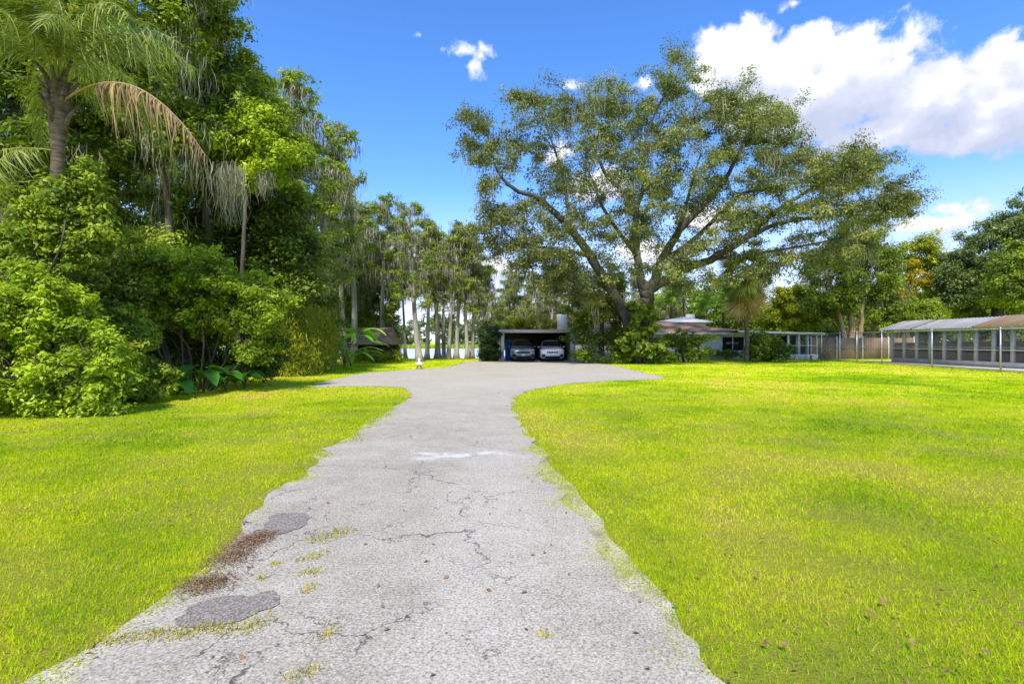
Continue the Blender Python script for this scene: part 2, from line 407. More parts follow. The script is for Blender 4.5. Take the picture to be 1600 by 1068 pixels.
g.add(*grid(xs, ys, ground_z)); lawn = g.build('ground', M_lawn, smooth=True); tag(lawn, kind='structure')
g = Geo(); g.add(*grid(np.linspace(-1400, 1400, 9), np.array([46., 60, 100, 178.]), lambda X, Y: X * 0 - .55)); tag(g.build('lake', M_water), kind='structure')

EDGE_L = [(-260, 1330), (0, 1135), (95, 1068), (185, 1000), (262, 940), (318, 896), (362, 852), (408, 800), (468, 760), (530, 702), (588, 662), (628, 632), (646, 613), (628, 606), (590, 604), (540, 604), (478, 605.5)]
EDGE_U = [(500, 599), (530, 591), (572, 583), (640, 577.5), (690, 574.5), (716, 569), (738, 564.2), (775, 563.2)]
EDGE_R = [(910, 563.2), (945, 568), (985, 577), (1030, 587), (1038, 591), (1020, 593), (960, 595), (900, 599), (845, 606), (812, 616), (801, 630), (802, 650), (812, 676), (832, 706), (862, 738), (884, 762), (922, 803), (958, 856), (1002, 906), (1062, 970), (1112, 1030), (1146, 1068), (1200, 1140), (1330, 1330)]
def resample(P, step):
    P = np.asarray(P); d = np.concatenate(([0], np.cumsum(np.linalg.norm(np.diff(P, axis=0), axis=1))))
    s = np.arange(0, d[-1], step); return np.stack([np.interp(s, d, P[:, k]) for k in (0, 1)], 1)
def wobble(P, amp, seed, scale=1.0):
    r = np.random.default_rng(seed); n = len(P); off = np.zeros(n)
    for wl, am in ((60, .6), (22, .6), (8, .55), (3, .45)):
        k = r.normal(size=n // wl + 3); off += am * np.interp(np.arange(n) / wl, np.arange(len(k)), k)
    T = np.gradient(P, axis=0); N = unit(np.stack([T[:, 1], -T[:, 0]], 1)); return P + N * (off * amp)[:, None], N, off
pl = np.array([G(*p) for p in EDGE_L]); pu = np.array([G(*p) for p in EDGE_U]); pr = np.array([G(*p) for p in EDGE_R])
house_floor = np.array([(-1.35, 48.4), (5.3, 48.4)])
outline = np.vstack([curve(pl, 120)[:, :2], curve(pu, 40), house_floor, curve(pr, 160)])
outline = resample(np.vstack([outline, outline[:1]]), .07)
drive_o, nrm, _ = wobble(outline, .10, 3)
verge_o = wobble(outline, .05, 9)[0]
area = np.sum(drive_o[:, 0] * np.roll(drive_o[:, 1], -1) - np.roll(drive_o[:, 0], -1) * drive_o[:, 1])
rr = np.random.default_rng(5); kk = rr.random(len(outline) // 9 + 3); wid = np.interp(np.arange(len(outline)) / 9, np.arange(len(kk)), kk)
verge_o = verge_o + nrm * (.03 + .16 * wid ** 2)[:, None] * (1 if area > 0 else -1)
def sheet(name, pts, z, mat):
    bm = bmesh.new(); vs = [bm.verts.new((p[0], p[1], z)) for p in pts]; f = bm.faces.new(vs)
    bmesh.ops.triangulate(bm, faces=[f]); bm.normal_update()
    for f in bm.faces:
        if f.normal.z < 0: f.normal_flip()
    me = bpy.data.meshes.new(name); bm.to_mesh(me); bm.free(); me.materials.append(mat)
    o = bpy.data.objects.new(name, me); link(o); return tag(o, kind='structure')
sheet('verge', verge_o, .005, M_verge); sheet('driveway', drive_o, .012, M_drive)
def blob(name, pix, z, mat, amp, seed):
    P = curve(np.array([G(*p) for p in pix + pix[:1]]), 90); P = resample(P, .02)
    P, _, _ = wobble(P, amp, seed); return sheet(name, P, z, mat)
blob('asphalt_patch', [(268, 968), (300, 950), (340, 935), (400, 930), (437, 926), (440, 945), (415, 955), (390, 968), (345, 980), (290, 986), (270, 982)], .018, M_patch, .030, 1)
blob('asphalt_patch', [(400, 830), (425, 808), (470, 802), (482, 808), (470, 826), (440, 835), (412, 838)], .018, M_patch, .030, 2)
def litter(pts, n, label):
    """dead leaf flakes and soil crumbs lying on the asphalt round the given pixels"""
    g = Geo(); c = np.array([G(*p) for p in pts]); i = rng.integers(0, len(c) - 1, n); t = rng.random((n, 1)); P = c[i] * (1 - t) + c[i + 1] * t + rng.normal(size=(n, 2)) * np.array((.085, .075))
    add_leaves(g, np.column_stack([P, .018 + rng.random(n) * .012]), rng.normal(size=(n, 3)) * .3 + np.array((0, 0, 1.)), rng.uniform(.006, .020, n), .6, rng.random(n))
    tag(g.build('leaf_litter', M_litter), label, 'leaf litter', kind='stuff')
litter([(352, 884), (368, 866), (392, 846), (410, 840)], 3600, 'brown leaf litter between the two dark asphalt patches')
litter([(306, 922), (322, 912), (338, 914)], 1500, 'brown leaf litter by the big asphalt patch at the lawn edge')
def fallen():
    g = Geo(); n = 700; y = 2.2 + 16 * rng.random(n) ** 1.6; P = np.stack([rng.uniform(-1, 1, n) * y, y], 1)
    onl = ~inside(P, drive_o[::3]); z = np.where(onl, .05, .02); k = onl | (rng.random(n) < .35); P, z = P[k], z[k]; n = len(P)
    add_leaves(g, np.column_stack([P, z]), rng.normal(size=(n, 3)) * .35 + np.array((0, 0, 1.)), rng.uniform(.02, .055, n), .5, rng.random(n))
    tag(g.build('fallen_leaves', M_litter), 'scattered dry brown leaves on the lawn and driveway', 'leaves', kind='stuff')
def inside(P, poly):
    x, y = P[:, 0], P[:, 1]; res = np.zeros(len(P), bool); x0, y0 = poly[:, 0], poly[:, 1]; x1, y1 = np.roll(x0, -1), np.roll(y0, -1)
    for a, b, c, d in zip(x0, y0, x1, y1):
        if b == d: continue
        hit = ((b > y) != (d > y)) & (x < (c - a) * (y - b) / (d - b) + a); res ^= hit
    return res

# grass: blades, denser and finer where the eye can tell them apart
def grass():
    g = Geo(); poly = drive_o[::3]
    for y0, y1, dens, ln, wd in ((1.6, 4.5, 9500, .028, .0037), (4.5, 8, 3900, .035, .0060), (8, 14, 1250, .042, .0105), (14, 24, 420, .05, .019), (24, 51, 90, .055, .036)):
        xm = y1 * 1.08 + 1.0; n = int(dens * 2 * xm * (y1 - y0))
        P = np.stack([rng.uniform(-xm, xm, n), rng.uniform(y0, y1, n)], 1)
        P = P[np.abs(P[:, 0]) < P[:, 1] * 1.08 + 1.0]
        P = P[(P[:, 0] > -14.5) & (P[:, 0] < 29)]
        near = np.abs(P[:, 0]) < 60
        # keep patchy: thinner where noise is low
        ph = np.sin(P[:, 0] * 2.1 + 1.3 * np.sin(P[:, 1] * 1.7)) * np.sin(P[:, 1] * 2.4 + 1.1 * np.sin(P[:, 0] * 1.3 + 2))
        P = P[rng.random(len(P)) < .66 + .45 * ph]
        jit = rng.normal(size=P.shape) * .065 + .13 * np.stack([np.sin(P[:, 1] * 5.1 + np.sin(P[:, 0] * 3)), np.sin(P[:, 0] * 4.3)], 1)
        P = P[~inside(P + jit, poly)]
        n = len(P); z = ground_z(P[:, 0], P[:, 1]); L = ln * rng.uniform(.45, 1.35, n); w = wd * rng.uniform(.6, 1.3, n)
        th = rng.uniform(0, 2 * math.pi, n); lean = rng.uniform(.25, 1.25, n); ph2 = rng.uniform(0, 2 * math.pi, n)
        D = np.stack([np.cos(th), np.sin(th)], 1)
        V = np.empty((n, 3, 3)); V[:, 0, :2] = P - D * w[:, None]; V[:, 1, :2] = P + D * w[:, None]; V[:, 0, 2] = V[:, 1, 2] = z - .004
        V[:, 2, :2] = P + np.stack([np.cos(ph2), np.sin(ph2)], 1) * (L * np.sin(lean))[:, None]; V[:, 2, 2] = z + L * np.cos(lean) + .006
        g.add(V.reshape(-1, 3), np.arange(3 * n).reshape(n, 3), np.repeat(rng.random(n), 3))
    o = g.build('grass', M_grass); tag(o, 'short yellow-green grass of the open lawn', 'grass', kind='stuff')
grass(); fallen()

# ------------------------------------------------------------------ vegetation builders
def bough_leaves(g, C, r, n, size, asp, tint, squash=.75, up=.7, sub=7, fold=.18, jitter=.14, spread=.42, stretch=.3):
    """leaf clusters around bough centres C (m,3) of radius r (m,): sub-clumps, each with its own leaves"""
    m = len(C); r = np.broadcast_to(np.asarray(r, float), (m,)); tint = np.broadcast_to(np.asarray(tint, float), (m,))
    q = unit(rng.normal(size=(m, sub, 3))) * (rng.random((m, sub, 1)) ** .45) * np.array((1, 1, squash))
    ax = unit(rng.normal(size=(m, 1, 3)) * np.array((1, 1, .45)) - np.array((0, 0, .15)))
    S = C[:, None, :] + q * r[:, None, None] * (.8 - .35 * stretch) + ax * rng.normal(size=(m, sub, 1)) * r[:, None, None] * stretch; st = tint[:, None] + rng.normal(size=(m, sub)) * .10
    k = max(1, n // sub)
    d = rng.normal(size=(m, sub, k, 3)) * .56 * np.array((1, 1, .7))
    P = S[:, :, None, :] + d * (r[:, None, None, None] * spread)
    N = d * .55 + q[:, :, None, :] * .45 + np.array((0, 0, up)) + rng.normal(size=d.shape) * .38
    a = st[:, :, None] + rng.normal(size=(m, sub, k)) * jitter
    sz = size * rng.uniform(.65, 1.3, m * sub * k)
    add_leaves(g, P.reshape(-1, 3), N.reshape(-1, 3), sz, asp, a.ravel(), fold)
    return S.reshape(-1, 3)
def branch(g, a, b, r0, r1, sag=.0, n=7, sides=6):
    """a bent limb from a to b that first rises along the tree, then leans out"""
    a = np.asarray(a, float); b = np.asarray(b, float); L = np.linalg.norm(b - a)
    m1 = a + (b - a) * .35 + rng.normal(size=3) * L * .07 + np.array((0, 0, L * (.10 - sag))); m2 = a + (b - a) * .7 + rng.normal(size=3) * L * .06 + np.array((0, 0, L * (.06 - sag)))
    P = curve([a, m1, m2, b], n); g.tube(P, np.linspace(r0, r1, len(P)), sides, cap=False)
    return P
def nearest(skel, p):
    d = np.linalg.norm((skel[:, :3] - p) * np.array((1, 1, .8)), axis=1) + np.clip(skel[:, 2] - p[2], 0, None) * 1.5
    i = int(np.argmin(d)); return skel[i]
def sample_ell(ell, Y, n, depth, shell=.35):
    """bough centres spread through crown lobes given as (px, py, rx, ry); depth: how thick a lobe is against its width"""
    ar = np.array([e[2] * e[3] for e in ell], float); idx = rng.choice(len(ell), n, p=ar / ar.sum()); out = np.empty((n, 3)); E = np.array([e[:4] for e in ell], float)[idx]
    q = unit(rng.normal(size=(n, 3))) * (shell + (1 - shell) * rng.random((n, 1)) ** .5)
    k = Y / F_PX
    out[:, 0] = (E[:, 0] - 800) * k + q[:, 0] * E[:, 2] * k; out[:, 2] = EYE + (HZ - E[:, 1]) * k + q[:, 2] * E[:, 3] * k
    out[:, 1] = Y + q[:, 1] * np.minimum(E[:, 2], E[:, 3]) * k * depth
    return out
def px_limbs(limbs, Y, base=None):
    """limbs as (px, py, radius in metres, depth offset in metres) turned into metre polylines"""
    out = []
    for L in limbs:
        P = [np.append(W(p[0], p[1], Y + (p[3] if len(p) > 3 else 0.)), p[2]) for p in L]; out.append(np.array(P))
    return out
def tree(name, label, cat, Y, trunks, ell, n_boughs, bough_r, leaves_n, size, leaf, bark, asp=.5, depth=1.0, moss=0, moss_len=1.2, group=None,
         tint=(.5, .16), boughs_px=None, sub=7, squash=.75, up=.7, shell=.35, limb_r=.055, moss_w=.045, moss_low=True, wood=1.0, spread=.46, stretch=.4):
    """one tree: trunk (with its limbs), crown, and moss where it hangs. trunks: pixel polylines, the first point set on the ground"""
    base = W(trunks[0][0][0], trunks[0][0][1], Y); gz = float(ground_z(np.array(base[0]), np.array(Y))); origin = (base[0], Y, gz)
    root = thing(name, label, cat, origin, group=group)
    gw = Geo(); skel = []
    limbs = px_limbs(trunks, Y)
    for i, L in enumerate(limbs):
        if L[0][2] < .9 or i == 0: L = np.vstack([[L[0][0], L[0][1], gz - .15, L[0][3] * 1.08], L[1:] if len(L) > 2 or L[0][2] < .9 else L[1:]])
        P = curve(L, 6 * len(L)); gw.tube(P[:, :3] + rng.normal(size=(len(P), 3)) * P[:, 3:4] * .10, P[:, 3], 10, cap=False); skel.append(P)
    skel = np.vstack(skel)
    C = sample_ell(ell, Y, n_boughs, depth, shell) if ell else np.empty((0, 3))
    if boughs_px is not None: C = np.vstack([C, boughs_px])
    rad = bough_r * rng.uniform(.7, 1.25, len(C)); tn = np.clip(rng.normal(tint[0], tint[1], len(C)), 0, 1)
    order = np.argsort([np.linalg.norm(nearest(skel, c)[:3] - c) for c in C])
    extra = []
    for i in order:
        c = C[i]; s = nearest(skel, c); d = np.linalg.norm(s[:3] - c)
        r0 = min(s[3] * .6, limb_r * (.5 + .35 * d)) * wood
        P = branch(gw, s[:3], c, max(r0, .012), .012)
        k = len(P); extra = np.column_stack([P[k // 2:], np.linspace(r0, .012, k)[k // 2:] * .9])
        skel = np.vstack([skel, extra])
    gl = Geo(); S = bough_leaves(gl, C, rad, leaves_n, size, asp, tn, squash, up, sub, spread=spread, stretch=stretch)
    # twigs that carry the clumps
    for c, q in zip(np.repeat(C, sub, axis=0), S):
        if rng.random() < .7: gw.tube(np.array([c, (c + q) / 2 + rng.normal(size=3) * .05, q]), (.014 * wood + .004, .011, .006), 4, cap=False)
    gw.build('trunk', bark, root, smooth=True, loc=origin)
    gl.build('crown', leaf, root, loc=origin)
    if moss:
        gm = Geo(); idx = rng.integers(0, len(C), moss); A = C[idx] + rng.normal(size=(moss, 3)) * bough_r * np.array((.55, .55, .3)) - np.array((0, 0, bough_r * .3))
        add_moss(gm, A, moss_len * rng.uniform(.4, 1.4, moss), moss_w, 6, .2); gm.build('moss_foliage', M_moss, root, loc=origin)
    return root

def shrub(name, label, cat, Y, ell, n_boughs, bough_r, leaves_n, size, leaf, asp=.45, depth=1.0, group=None, tint=(.5, .17), stems=7, bark=None, sub=7, up=.6, shell=.5, fold=.18, squash=.8):
    cx = np.mean([e[0] for e in ell]); base = ((cx - 800) / F_PX * Y, Y); gz = float(ground_z(np.array(base[0]), np.array(Y))); origin = (*base, gz)
    root = thing(name, label, cat, origin, group=group)
    C = sample_ell(ell, Y, n_boughs, depth, shell); C[:, 2] = np.maximum(C[:, 2], gz + bough_r * .45)
    gl = Geo(); bough_leaves(gl, C, bough_r * rng.uniform(.7, 1.25, len(C)), leaves_n, size, asp, np.clip(rng.normal(*tint, len(C)), 0, 1), squash, up, sub, fold)
    gw = Geo(); w = np.ptp(C[:, 0])
    for i in range(stems):
        c = C[rng.integers(len(C))]; b = np.array((base[0] + (c[0] - base[0]) * .55 * .4 + rng.normal() * .06, Y + (c[1] - Y) * .2 + rng.normal() * .06, gz - .05))
        branch(gw, b, c, .035, .012); gw.tube(np.array([(base[0], Y, gz - .04), (b[0], b[1], gz - .04)]), .02, 4)
    for c in C:
        i = rng.integers(len(C)); branch(gw, c, C[i] * .3 + c * .7, .012, .006, n=3, sides=4)
    gw.build('stem', bark or M_brownbark, root, smooth=True, loc=origin); gl.build('foliage', leaf, root, loc=origin)
    return root

def frond_geo(length, rise, fall, leaflets=46, leaf_len=.55, width=.03, droop=.55, plumose=.5, rachis_r=.022, base_frac=.16):
    """one feather frond along +x: rachis that climbs, then arches over; leaflets on both sides"""
    g = Geo(); n = 18; t = np.linspace(0, 1, n)
    P = np.stack([length * (t - .12 * t ** 3), np.zeros(n), rise * np.sin(t * math.pi * .5) * 1.2 - fall * t ** 2.3], 1)
    g.tube(P, np.linspace(rachis_r, .004, n), 5, .85, cap=False)
    s = np.repeat(np.linspace(base_frac, .995, leaflets), 2); side = np.tile((1., -1.), leaflets)
    B = np.stack([np.interp(s, t, P[:, k]) for k in range(3)], 1); T = unit(np.stack([np.interp(s, t, np.gradient(P[:, k])) for k in range(3)], 1))
    up = unit(np.cross(T, np.array((0, -1., 0)))); sd = np.array((0, 1., 0)) * side[:, None]
    k = rng.normal(0, plumose, len(s))[:, None]
    D = unit(sd * .8 + T * (.55 + rng.normal(0, .22, len(s))[:, None]) + up * (k * .6 + .1) + rng.normal(0, .14, (len(s), 3))); L = leaf_len * (np.sin(np.clip(s, .02, 1) * math.pi * .86 + .28) * .85 + .2) * rng.uniform(.55, 1.2, len(s))
    wv = unit(np.cross(D, up) + 1e-6); nseg = 3; V = np.empty((len(s), nseg + 1, 2, 3)); dv = rng.uniform(.55, 1.45, len(s)); tw = rng.normal(0, .16, (len(s), 3))
    for i in range(nseg + 1):
        u = i / nseg; p = B + D * (L * u * (1 - .25 * u * droop))[:, None]; p[:, 2] -= L * droop * u ** 1.8 * dv; p += tw * u * u * L[:, None]
        w = width * (1 - u) ** .7 * (1 if i else .6) + .001; V[:, i, 0] = p - wv * w; V[:, i, 1] = p + wv * w
    F = np.array([(2 * i, 2 * i + 1, 2 * i + 3, 2 * i + 2) for i in range(nseg)])
    F = (np.arange(len(s))[:, None, None] * (2 * (nseg + 1)) + F[None]).reshape(-1, 4)
    g.add(V.reshape(-1, 3), F, np.repeat(np.clip(.45 + rng.normal(0, .2, len(s)), 0, 1), 2 * (nseg + 1)))
    return g
def place_frond(mesh_src, root, loc, az, pitch, scale=1.0, roll=0.0, mat=None):
    o = bpy.data.objects.new('frond', mesh_src); link(o, root); o.location = loc
    o.rotation_euler = (Matrix.Rotation(az, 4, 'Z') @ Matrix.Rotation(-pitch, 4, 'Y') @ Matrix.Rotation(roll, 4, 'X')).to_euler(); o.scale = (scale,) * 3
    return o
def frond_mesh(mat, **kw):
    o = frond_geo(**kw).build('frond', mat); me = o.data; bpy.data.objects.remove(o); return me

def cypress_mesh(h, lean, crown_lo, width, seed, thin=1.0, moss=120, r0=.28, leaf=None, leaves_n=42, size=.17):
    """a lakeside cypress at the origin: straight tapering trunk, short tiers of feathery boughs, hanging moss -> list of (part name, Geo, material)"""
    global rng
    keep = rng; rng = np.random.default_rng(seed); gw, gl, gm = Geo(), Geo(), Geo()
    z = np.linspace(0, h, 22); t = z / h
    P = np.stack([lean[0] * t ** 1.4 + .10 * np.sin(t * 7 + seed), lean[1] * t + .08 * np.sin(t * 5 + seed * 2), z], 1)
    rad = r0 * (1 - t) ** .8 + .012 + r0 * .75 * np.exp(-z / .55); gw.tube(P, rad, 9)
    C = []; nb = int(46 * thin)
    for i in range(nb):
        f = crown_lo + (1 - crown_lo) * (i + rng.random()) / nb; c = np.array([np.interp(f, t, P[:, k]) for k in range(3)])
        prof = width * (.35 + .75 * math.sin(min(1, (1 - f) / (1 - crown_lo)) * math.pi * .62 + .15)) * rng.uniform(.5, 1.15); az = rng.uniform(0, 2 * math.pi)
        e = c + np.array((math.cos(az) * prof, math.sin(az) * prof, prof * rng.uniform(-.15, .45)))
        B = branch(gw, c, e, .05 * (1.1 - f) + .02, .01, sag=.03, n=6, sides=5)
        for q in (B[len(B) // 2], B[-2], e): 
            if rng.random() < .85: C.append(q + rng.normal(size=3) * .15)
    C = np.array(C)
    bough_leaves(gl, C, .62 * rng.uniform(.7, 1.2, len(C)), leaves_n, size, .42, np.clip(rng.normal(.5, .17, len(C)), 0, 1), .6, .55, 5)
    A = C[rng.integers(0, len(C), moss)] + rng.normal(size=(moss, 3)) * np.array((.35, .35, .15)) - np.array((0, 0, .15))
    add_moss(gm, A, rng.uniform(.4, 1.7, moss), .075, 6, .22)
    rng = keep
    return [('trunk', gw, M_palebark), ('crown', gl, leaf or M_cypress), ('moss_foliage', gm, M_moss)]
def thing_from(parts, name, label, cat, loc, rz=0., scale=1.0, group=None):
    root = thing(name, label, cat, loc, rz, group); root.scale = (scale,) * 3
    for n, gg, m in parts: gg.build(n, m, root, smooth=(n == 'trunk'))
    return root
def copy_thing(src, label, loc, rz, scale, group=None):
    c = copy_tree(src); c.location = loc; c.rotation_euler = (0, 0, rz); c.scale = (scale,) * 3; c['label'] = label
    if group: c['group'] = group
    c.rotation_euler = (rng.normal() * .028, rng.normal() * .028, rz); w = rng.uniform(.85, 1.2); c.scale = (scale * w, scale * w, scale)
    return c
def gz(x, y): return float(ground_z(np.array(float(x)), np.array(float(y))))

# ------------------------------------------------------------------ the big oak
def build_oak():
    Y = 38.0
    limbs = [
        [(1008, 566, .80), (1010, 505, .62), (1011, 470, .58), (1012, 445, .52)],
        [(996, 560, .50), (978, 495, .44), (950, 445, .40), (922, 400, .36, -.5), (900, 368, .32, -1.), (870, 335, .27, -1.3), (838, 308, .20, -1.6), (808, 298, .16, -2.), (782, 275, .11, -2.2), (768, 240, .06, -2.4)],
        [(1010, 470, .42), (998, 420, .34, .4), (993, 365, .30, .8), (995, 322, .27, 1.)],
        [(995, 322, .24, 1.), (975, 300, .19, 1.2), (950, 278, .16, 1.5), (936, 250, .12, 1.6), (918, 205, .06, 1.8)],
        [(995, 322, .22, 1.), (1008, 285, .17, .6), (1006, 240, .14, .2), (1022, 180, .09, 0), (1056, 120, .05, -.3), (1066, 82, .02, -.4)],
        [(1013, 462, .44), (1034, 410, .38, -.6), (1058, 365, .31, -1.2), (1090, 330, .26, -1.8), (1128, 288, .18, -2.2), (1158, 232, .12, -2.6), (1190, 175, .05, -3.)],
        [(1018, 450, .46), (1060, 425, .40, .3), (1110, 405, .34, .6), (1160, 375, .29, .8), (1200, 340, .23, 1.), (1250, 306, .16, 1.), (1310, 268, .10, 1.2), (1362, 228, .04, 1.2)],
        [(1160, 375, .22, .8), (1220, 348, .18, 0), (1290, 338, .13, -.8), (1345, 330, .09, -1.2), (1402, 312, .04, -1.5)],
        [(1034, 410, .28, -.6), (1080, 378, .22, 1.), (1120, 340, .18, 2.), (1162, 302, .15, 3.), (1210, 294, .10, 3.6), (1240, 268, .05, 4.)],
        [(900, 368, .22, -1.), (888, 325, .17, .4), (878, 270, .12, 1.6), (858, 210, .08, 2.2), (838, 160, .03, 2.6)],
        [(922, 400, .20, -.5), (885, 392, .15, -2.), (840, 385, .11, -3.), (800, 372, .07, -3.6), (776, 345, .03, -4.)],
        [(1110, 405, .18, .6), (1170, 398, .13, -1.5), (1230, 388, .09, -3.), (1290, 378, .05, -4.), (1340, 372, .03, -4.4)],
        [(993, 365, .20, .8), (1010, 330, .16, 3.), (1040, 270, .12, 5.), (1070, 210, .07, 6.), (1090, 165, .03, 6.5)],
        [(995, 400, .20, .4), (965, 360, .15, -2.5), (940, 320, .11, -5.), (925, 280, .06, -6.), (905, 235, .03, -6.5)],
        [(1050, 385, .20, -1.), (1065, 345, .15, -4.), (1080, 290, .10, -6.), (1095, 240, .05, -7.)],
    ]
    pts = [(737, 174), (730, 216), (750, 190), (748, 240), (769, 225), (788, 250), (815, 146), (835, 150), (862, 142), (885, 150), (839, 179), (876, 165), (826, 225), (800, 205), (931, 123), (938, 140), (908, 179), (940, 193), (917, 216),
           (977, 132), (962, 150), (985, 190), (960, 234), (1065, 84), (1062, 100), (1042, 108), (1014, 155), (1051, 137), (1024, 197), (1051, 216), (1000, 225), (1098, 146), (1158, 132), (1130, 150), (1116, 165), (1079, 179), (1098, 202),
           (1195, 160), (1218, 179), (1176, 186), (1236, 200), (1162, 216), (1200, 225), (1236, 243), (1125, 234), (1093, 248), (1172, 257), (1213, 271), (1051, 262), (1269, 257), (1255, 225), (1297, 246), (1329, 232), (1357, 222),
           (1292, 282), (1324, 271), (1380, 273), (1398, 284), (1357, 299), (1394, 317), (1412, 306), (1402, 300), (1388, 306), (1408, 322), (1376, 300), (1366, 240), (1352, 232), (1345, 240), (1332, 246), (1318, 252), (1340, 255), (1305, 262), (1190, 172), (1180, 180), (1320, 317), (1278, 317), (1357, 336), (1347, 362), (1324, 385), (1361, 373), (1255, 364), (1232, 385), (1290, 360), (1107, 299),
           (1140, 275), (1033, 280), (977, 299), (922, 299), (900, 260), (870, 250), (850, 270), (908, 336), (945, 340), (1024, 327), (1065, 320), (1116, 341), (1150, 325), (1185, 320), (1230, 300), (783, 327), (769, 364), (806, 341),
           (816, 373), (839, 354), (848, 388), (880, 375), (894, 400), (870, 410), (830, 400), (790, 385), (760, 345), (925, 400), (940, 430), (905, 430), (820, 300), (1205, 400), (1180, 415), (1140, 420), (1300, 400), (1270, 395), (1075, 400), (975, 260), (1000, 275), (930, 455), (900, 452), (870, 440), (845, 425), (815, 410), (880, 420), (1060, 440), (965, 400), (1045, 395), (1000, 345), (1080, 365), (955, 365), (1160, 345), (860, 345), (780, 300), (760, 280), (775, 320)]
    B = []
    for (px, py) in pts:
        u = (px - 1075) / 360; v = (py - 260) / 190; half = 8.0 * math.sqrt(max(.05, 1 - min(.97, u * u * .8 + v * v * .7)))
        edge = u * u + v * v
        for k in range(6 if edge < .6 else 4):
            B.append(W(px + rng.normal() * (18 if edge < .75 else 6), py + abs(rng.normal()) * (18 if edge < .75 else 6) + 3, Y + rng.uniform(-half, half)))
    limbs = [[(q[0], q[1], q[2] * .86, *q[3:]) for q in L] for L in limbs]
    return tree('oak_tree', 'huge spreading oak with long bare limbs rising above the white house', 'tree', Y, limbs, None, 0, .92, 390, .172, M_oakleaf, M_oakbark, asp=.5,
                boughs_px=np.array(B), moss=260, moss_len=1.4, sub=8, squash=.8, limb_r=.032, tint=(.48, .24), spread=.50, up=.6, stretch=.85)
build_oak()

# ------------------------------------------------------------------ left: queen palm and the mossy wood
def queen_palm():
    Y = 12.5; top = W(92, 150, Y); x0 = top[0] - .1; root = thing('queen_palm', 'tall palm with feathery arching fronds and one dead brown frond', 'palm tree', (x0, Y, 0))
    loc = np.array((x0, Y, 0)); z = np.linspace(-.1, top[2] + .3, 30); g = Geo()
    rad = .145 + .012 * np.sin(z * 9) + .06 * np.exp(-z / .6); rad[-5:] += .05
    g.tube(np.stack([np.linspace(0, .1, 30), z * 0, z], 1), rad, 12); g.build('trunk', M_palmbark, root, smooth=True)
    gb = Geo()
    for i in range(14):
        a = i * 2.4; zz = top[2] - .9 + i * .085; d = np.array((math.cos(a), math.sin(a), 0))
        gb.tube(np.array([(0.08, 0, zz) + d * .12, (0.08, 0, zz + .35) + d * .24, (.08, 0, zz + .6) + d * .42]), (.07, .05, .03), 6)
    gb.build('frond_base', M_palmbark, root, smooth=True)
    green = frond_mesh(M_palm, length=3.6, rise=1.5, fall=1.9, leaflets=80, leaf_len=.75, width=.018, droop=.8, plumose=.55)
    green2 = frond_mesh(M_palm, length=3.2, rise=1.0, fall=2.4, leaflets=74, leaf_len=.7, width=.018, droop=.9, plumose=.55)
    pale = frond_mesh(M_paleplam, length=3.4, rise=1.3, fall=2.0, leaflets=84, leaf_len=.8, width=.017, droop=.95, plumose=.5)
    dead = frond_mesh(M_dead, length=4.3, rise=.55, fall=2.9, leaflets=74, leaf_len=.62, width=.020, droop=1.5, plumose=.15, rachis_r=.03, base_frac=.3)
    c = Vector((.1, 0, top[2] + .35))
    for i in range(17):
        az = i * 2.399 + .3; pitch = R(68 - i * 4.6) if i < 15 else R(-8)
        place_frond(pale if i in (3, 8, 11) else (green if i % 2 else green2), root, c, az, pitch, rng.uniform(.85, 1.1), rng.uniform(-.4, .4))
    place_frond(pale, root, c, R(5), R(28), 1.0, -.3); place_frond(green, root, c, R(-25), R(18), .95)
    place_frond(green2, root, c, R(-70), R(40), 1.0); place_frond(green, root, c, R(-110), R(30), 1.0); place_frond(green2, root, c, R(-150), R(22), 1.05)
    o = place_frond(dead, root, c - Vector((0, 0, .55)), R(-14), R(10), 1.0, .1); o['label'] = 'long dead brown frond hanging to one side'
    o = place_frond(green2, root, c - Vector((0, 0, 1.7)), R(215), R(-30), .8); o['label'] = 'low green frond drooping beside the trunk'
    place_frond(green2, root, c - Vector((0, 0, 1.7)), R(240), R(-38), .7)
queen_palm()

tree('oak_tree', 'dark shaded tree filling the space behind the tall feathery palm', 'tree', 17.5, [[(-10, 640, .4), (0, 450, .36), (20, 300, .28), (30, 150, .12)]], [(0, 330, 130, 150), (60, 200, 110, 120), (-60, 120, 110, 140), (110, 330, 70, 90), (-10, 30, 90, 90), (150, 420, 60, 60)], 170, .75, 300, .20, M_dark, M_oakbark, moss=40, depth=.8)
tree('oak_tree', 'tall moss-laden tree with vines on its bare trunks right behind the palm', 'tree', 19.5, [[(185, 640, .24), (182, 400, .21), (178, 250, .17), (200, 100, .12), (215, -20, .08)], [(270, 640, .14), (266, 450, .125), (262, 330, .11), (245, 200, .08), (230, 60, .07)]],
     [(200, 40, 110, 90), (265, 110, 80, 90), (160, 180, 70, 80), (250, 215, 70, 50), (230, -60, 120, 80), (130, 60, 60, 80), (210, 300, 60, 60), (225, 370, 60, 50)], 170, .72, 300, .19, M_mid, M_brownbark, moss=190, moss_len=1.5, depth=.9, tint=(.42, .18))
tree('vine_covered_tree', 'very tall tree smothered in bright vines at the open sky edge', 'tree', 22.5, [[(330, 620, .25), (326, 380, .22), (318, 180, .16), (300, -40, .1)]],
     [(300, 20, 62, 70), (345, 80, 52, 60), (365, 135, 50, 55), (330, 175, 60, 60), (290, 90, 60, 80), (280, -60, 70, 70), (340, 240, 70, 50), (300, 330, 50, 50)], 150, .74, 330, .19, M_mid, M_brownbark, moss=70, moss_len=1.4, tint=(.55, .2))
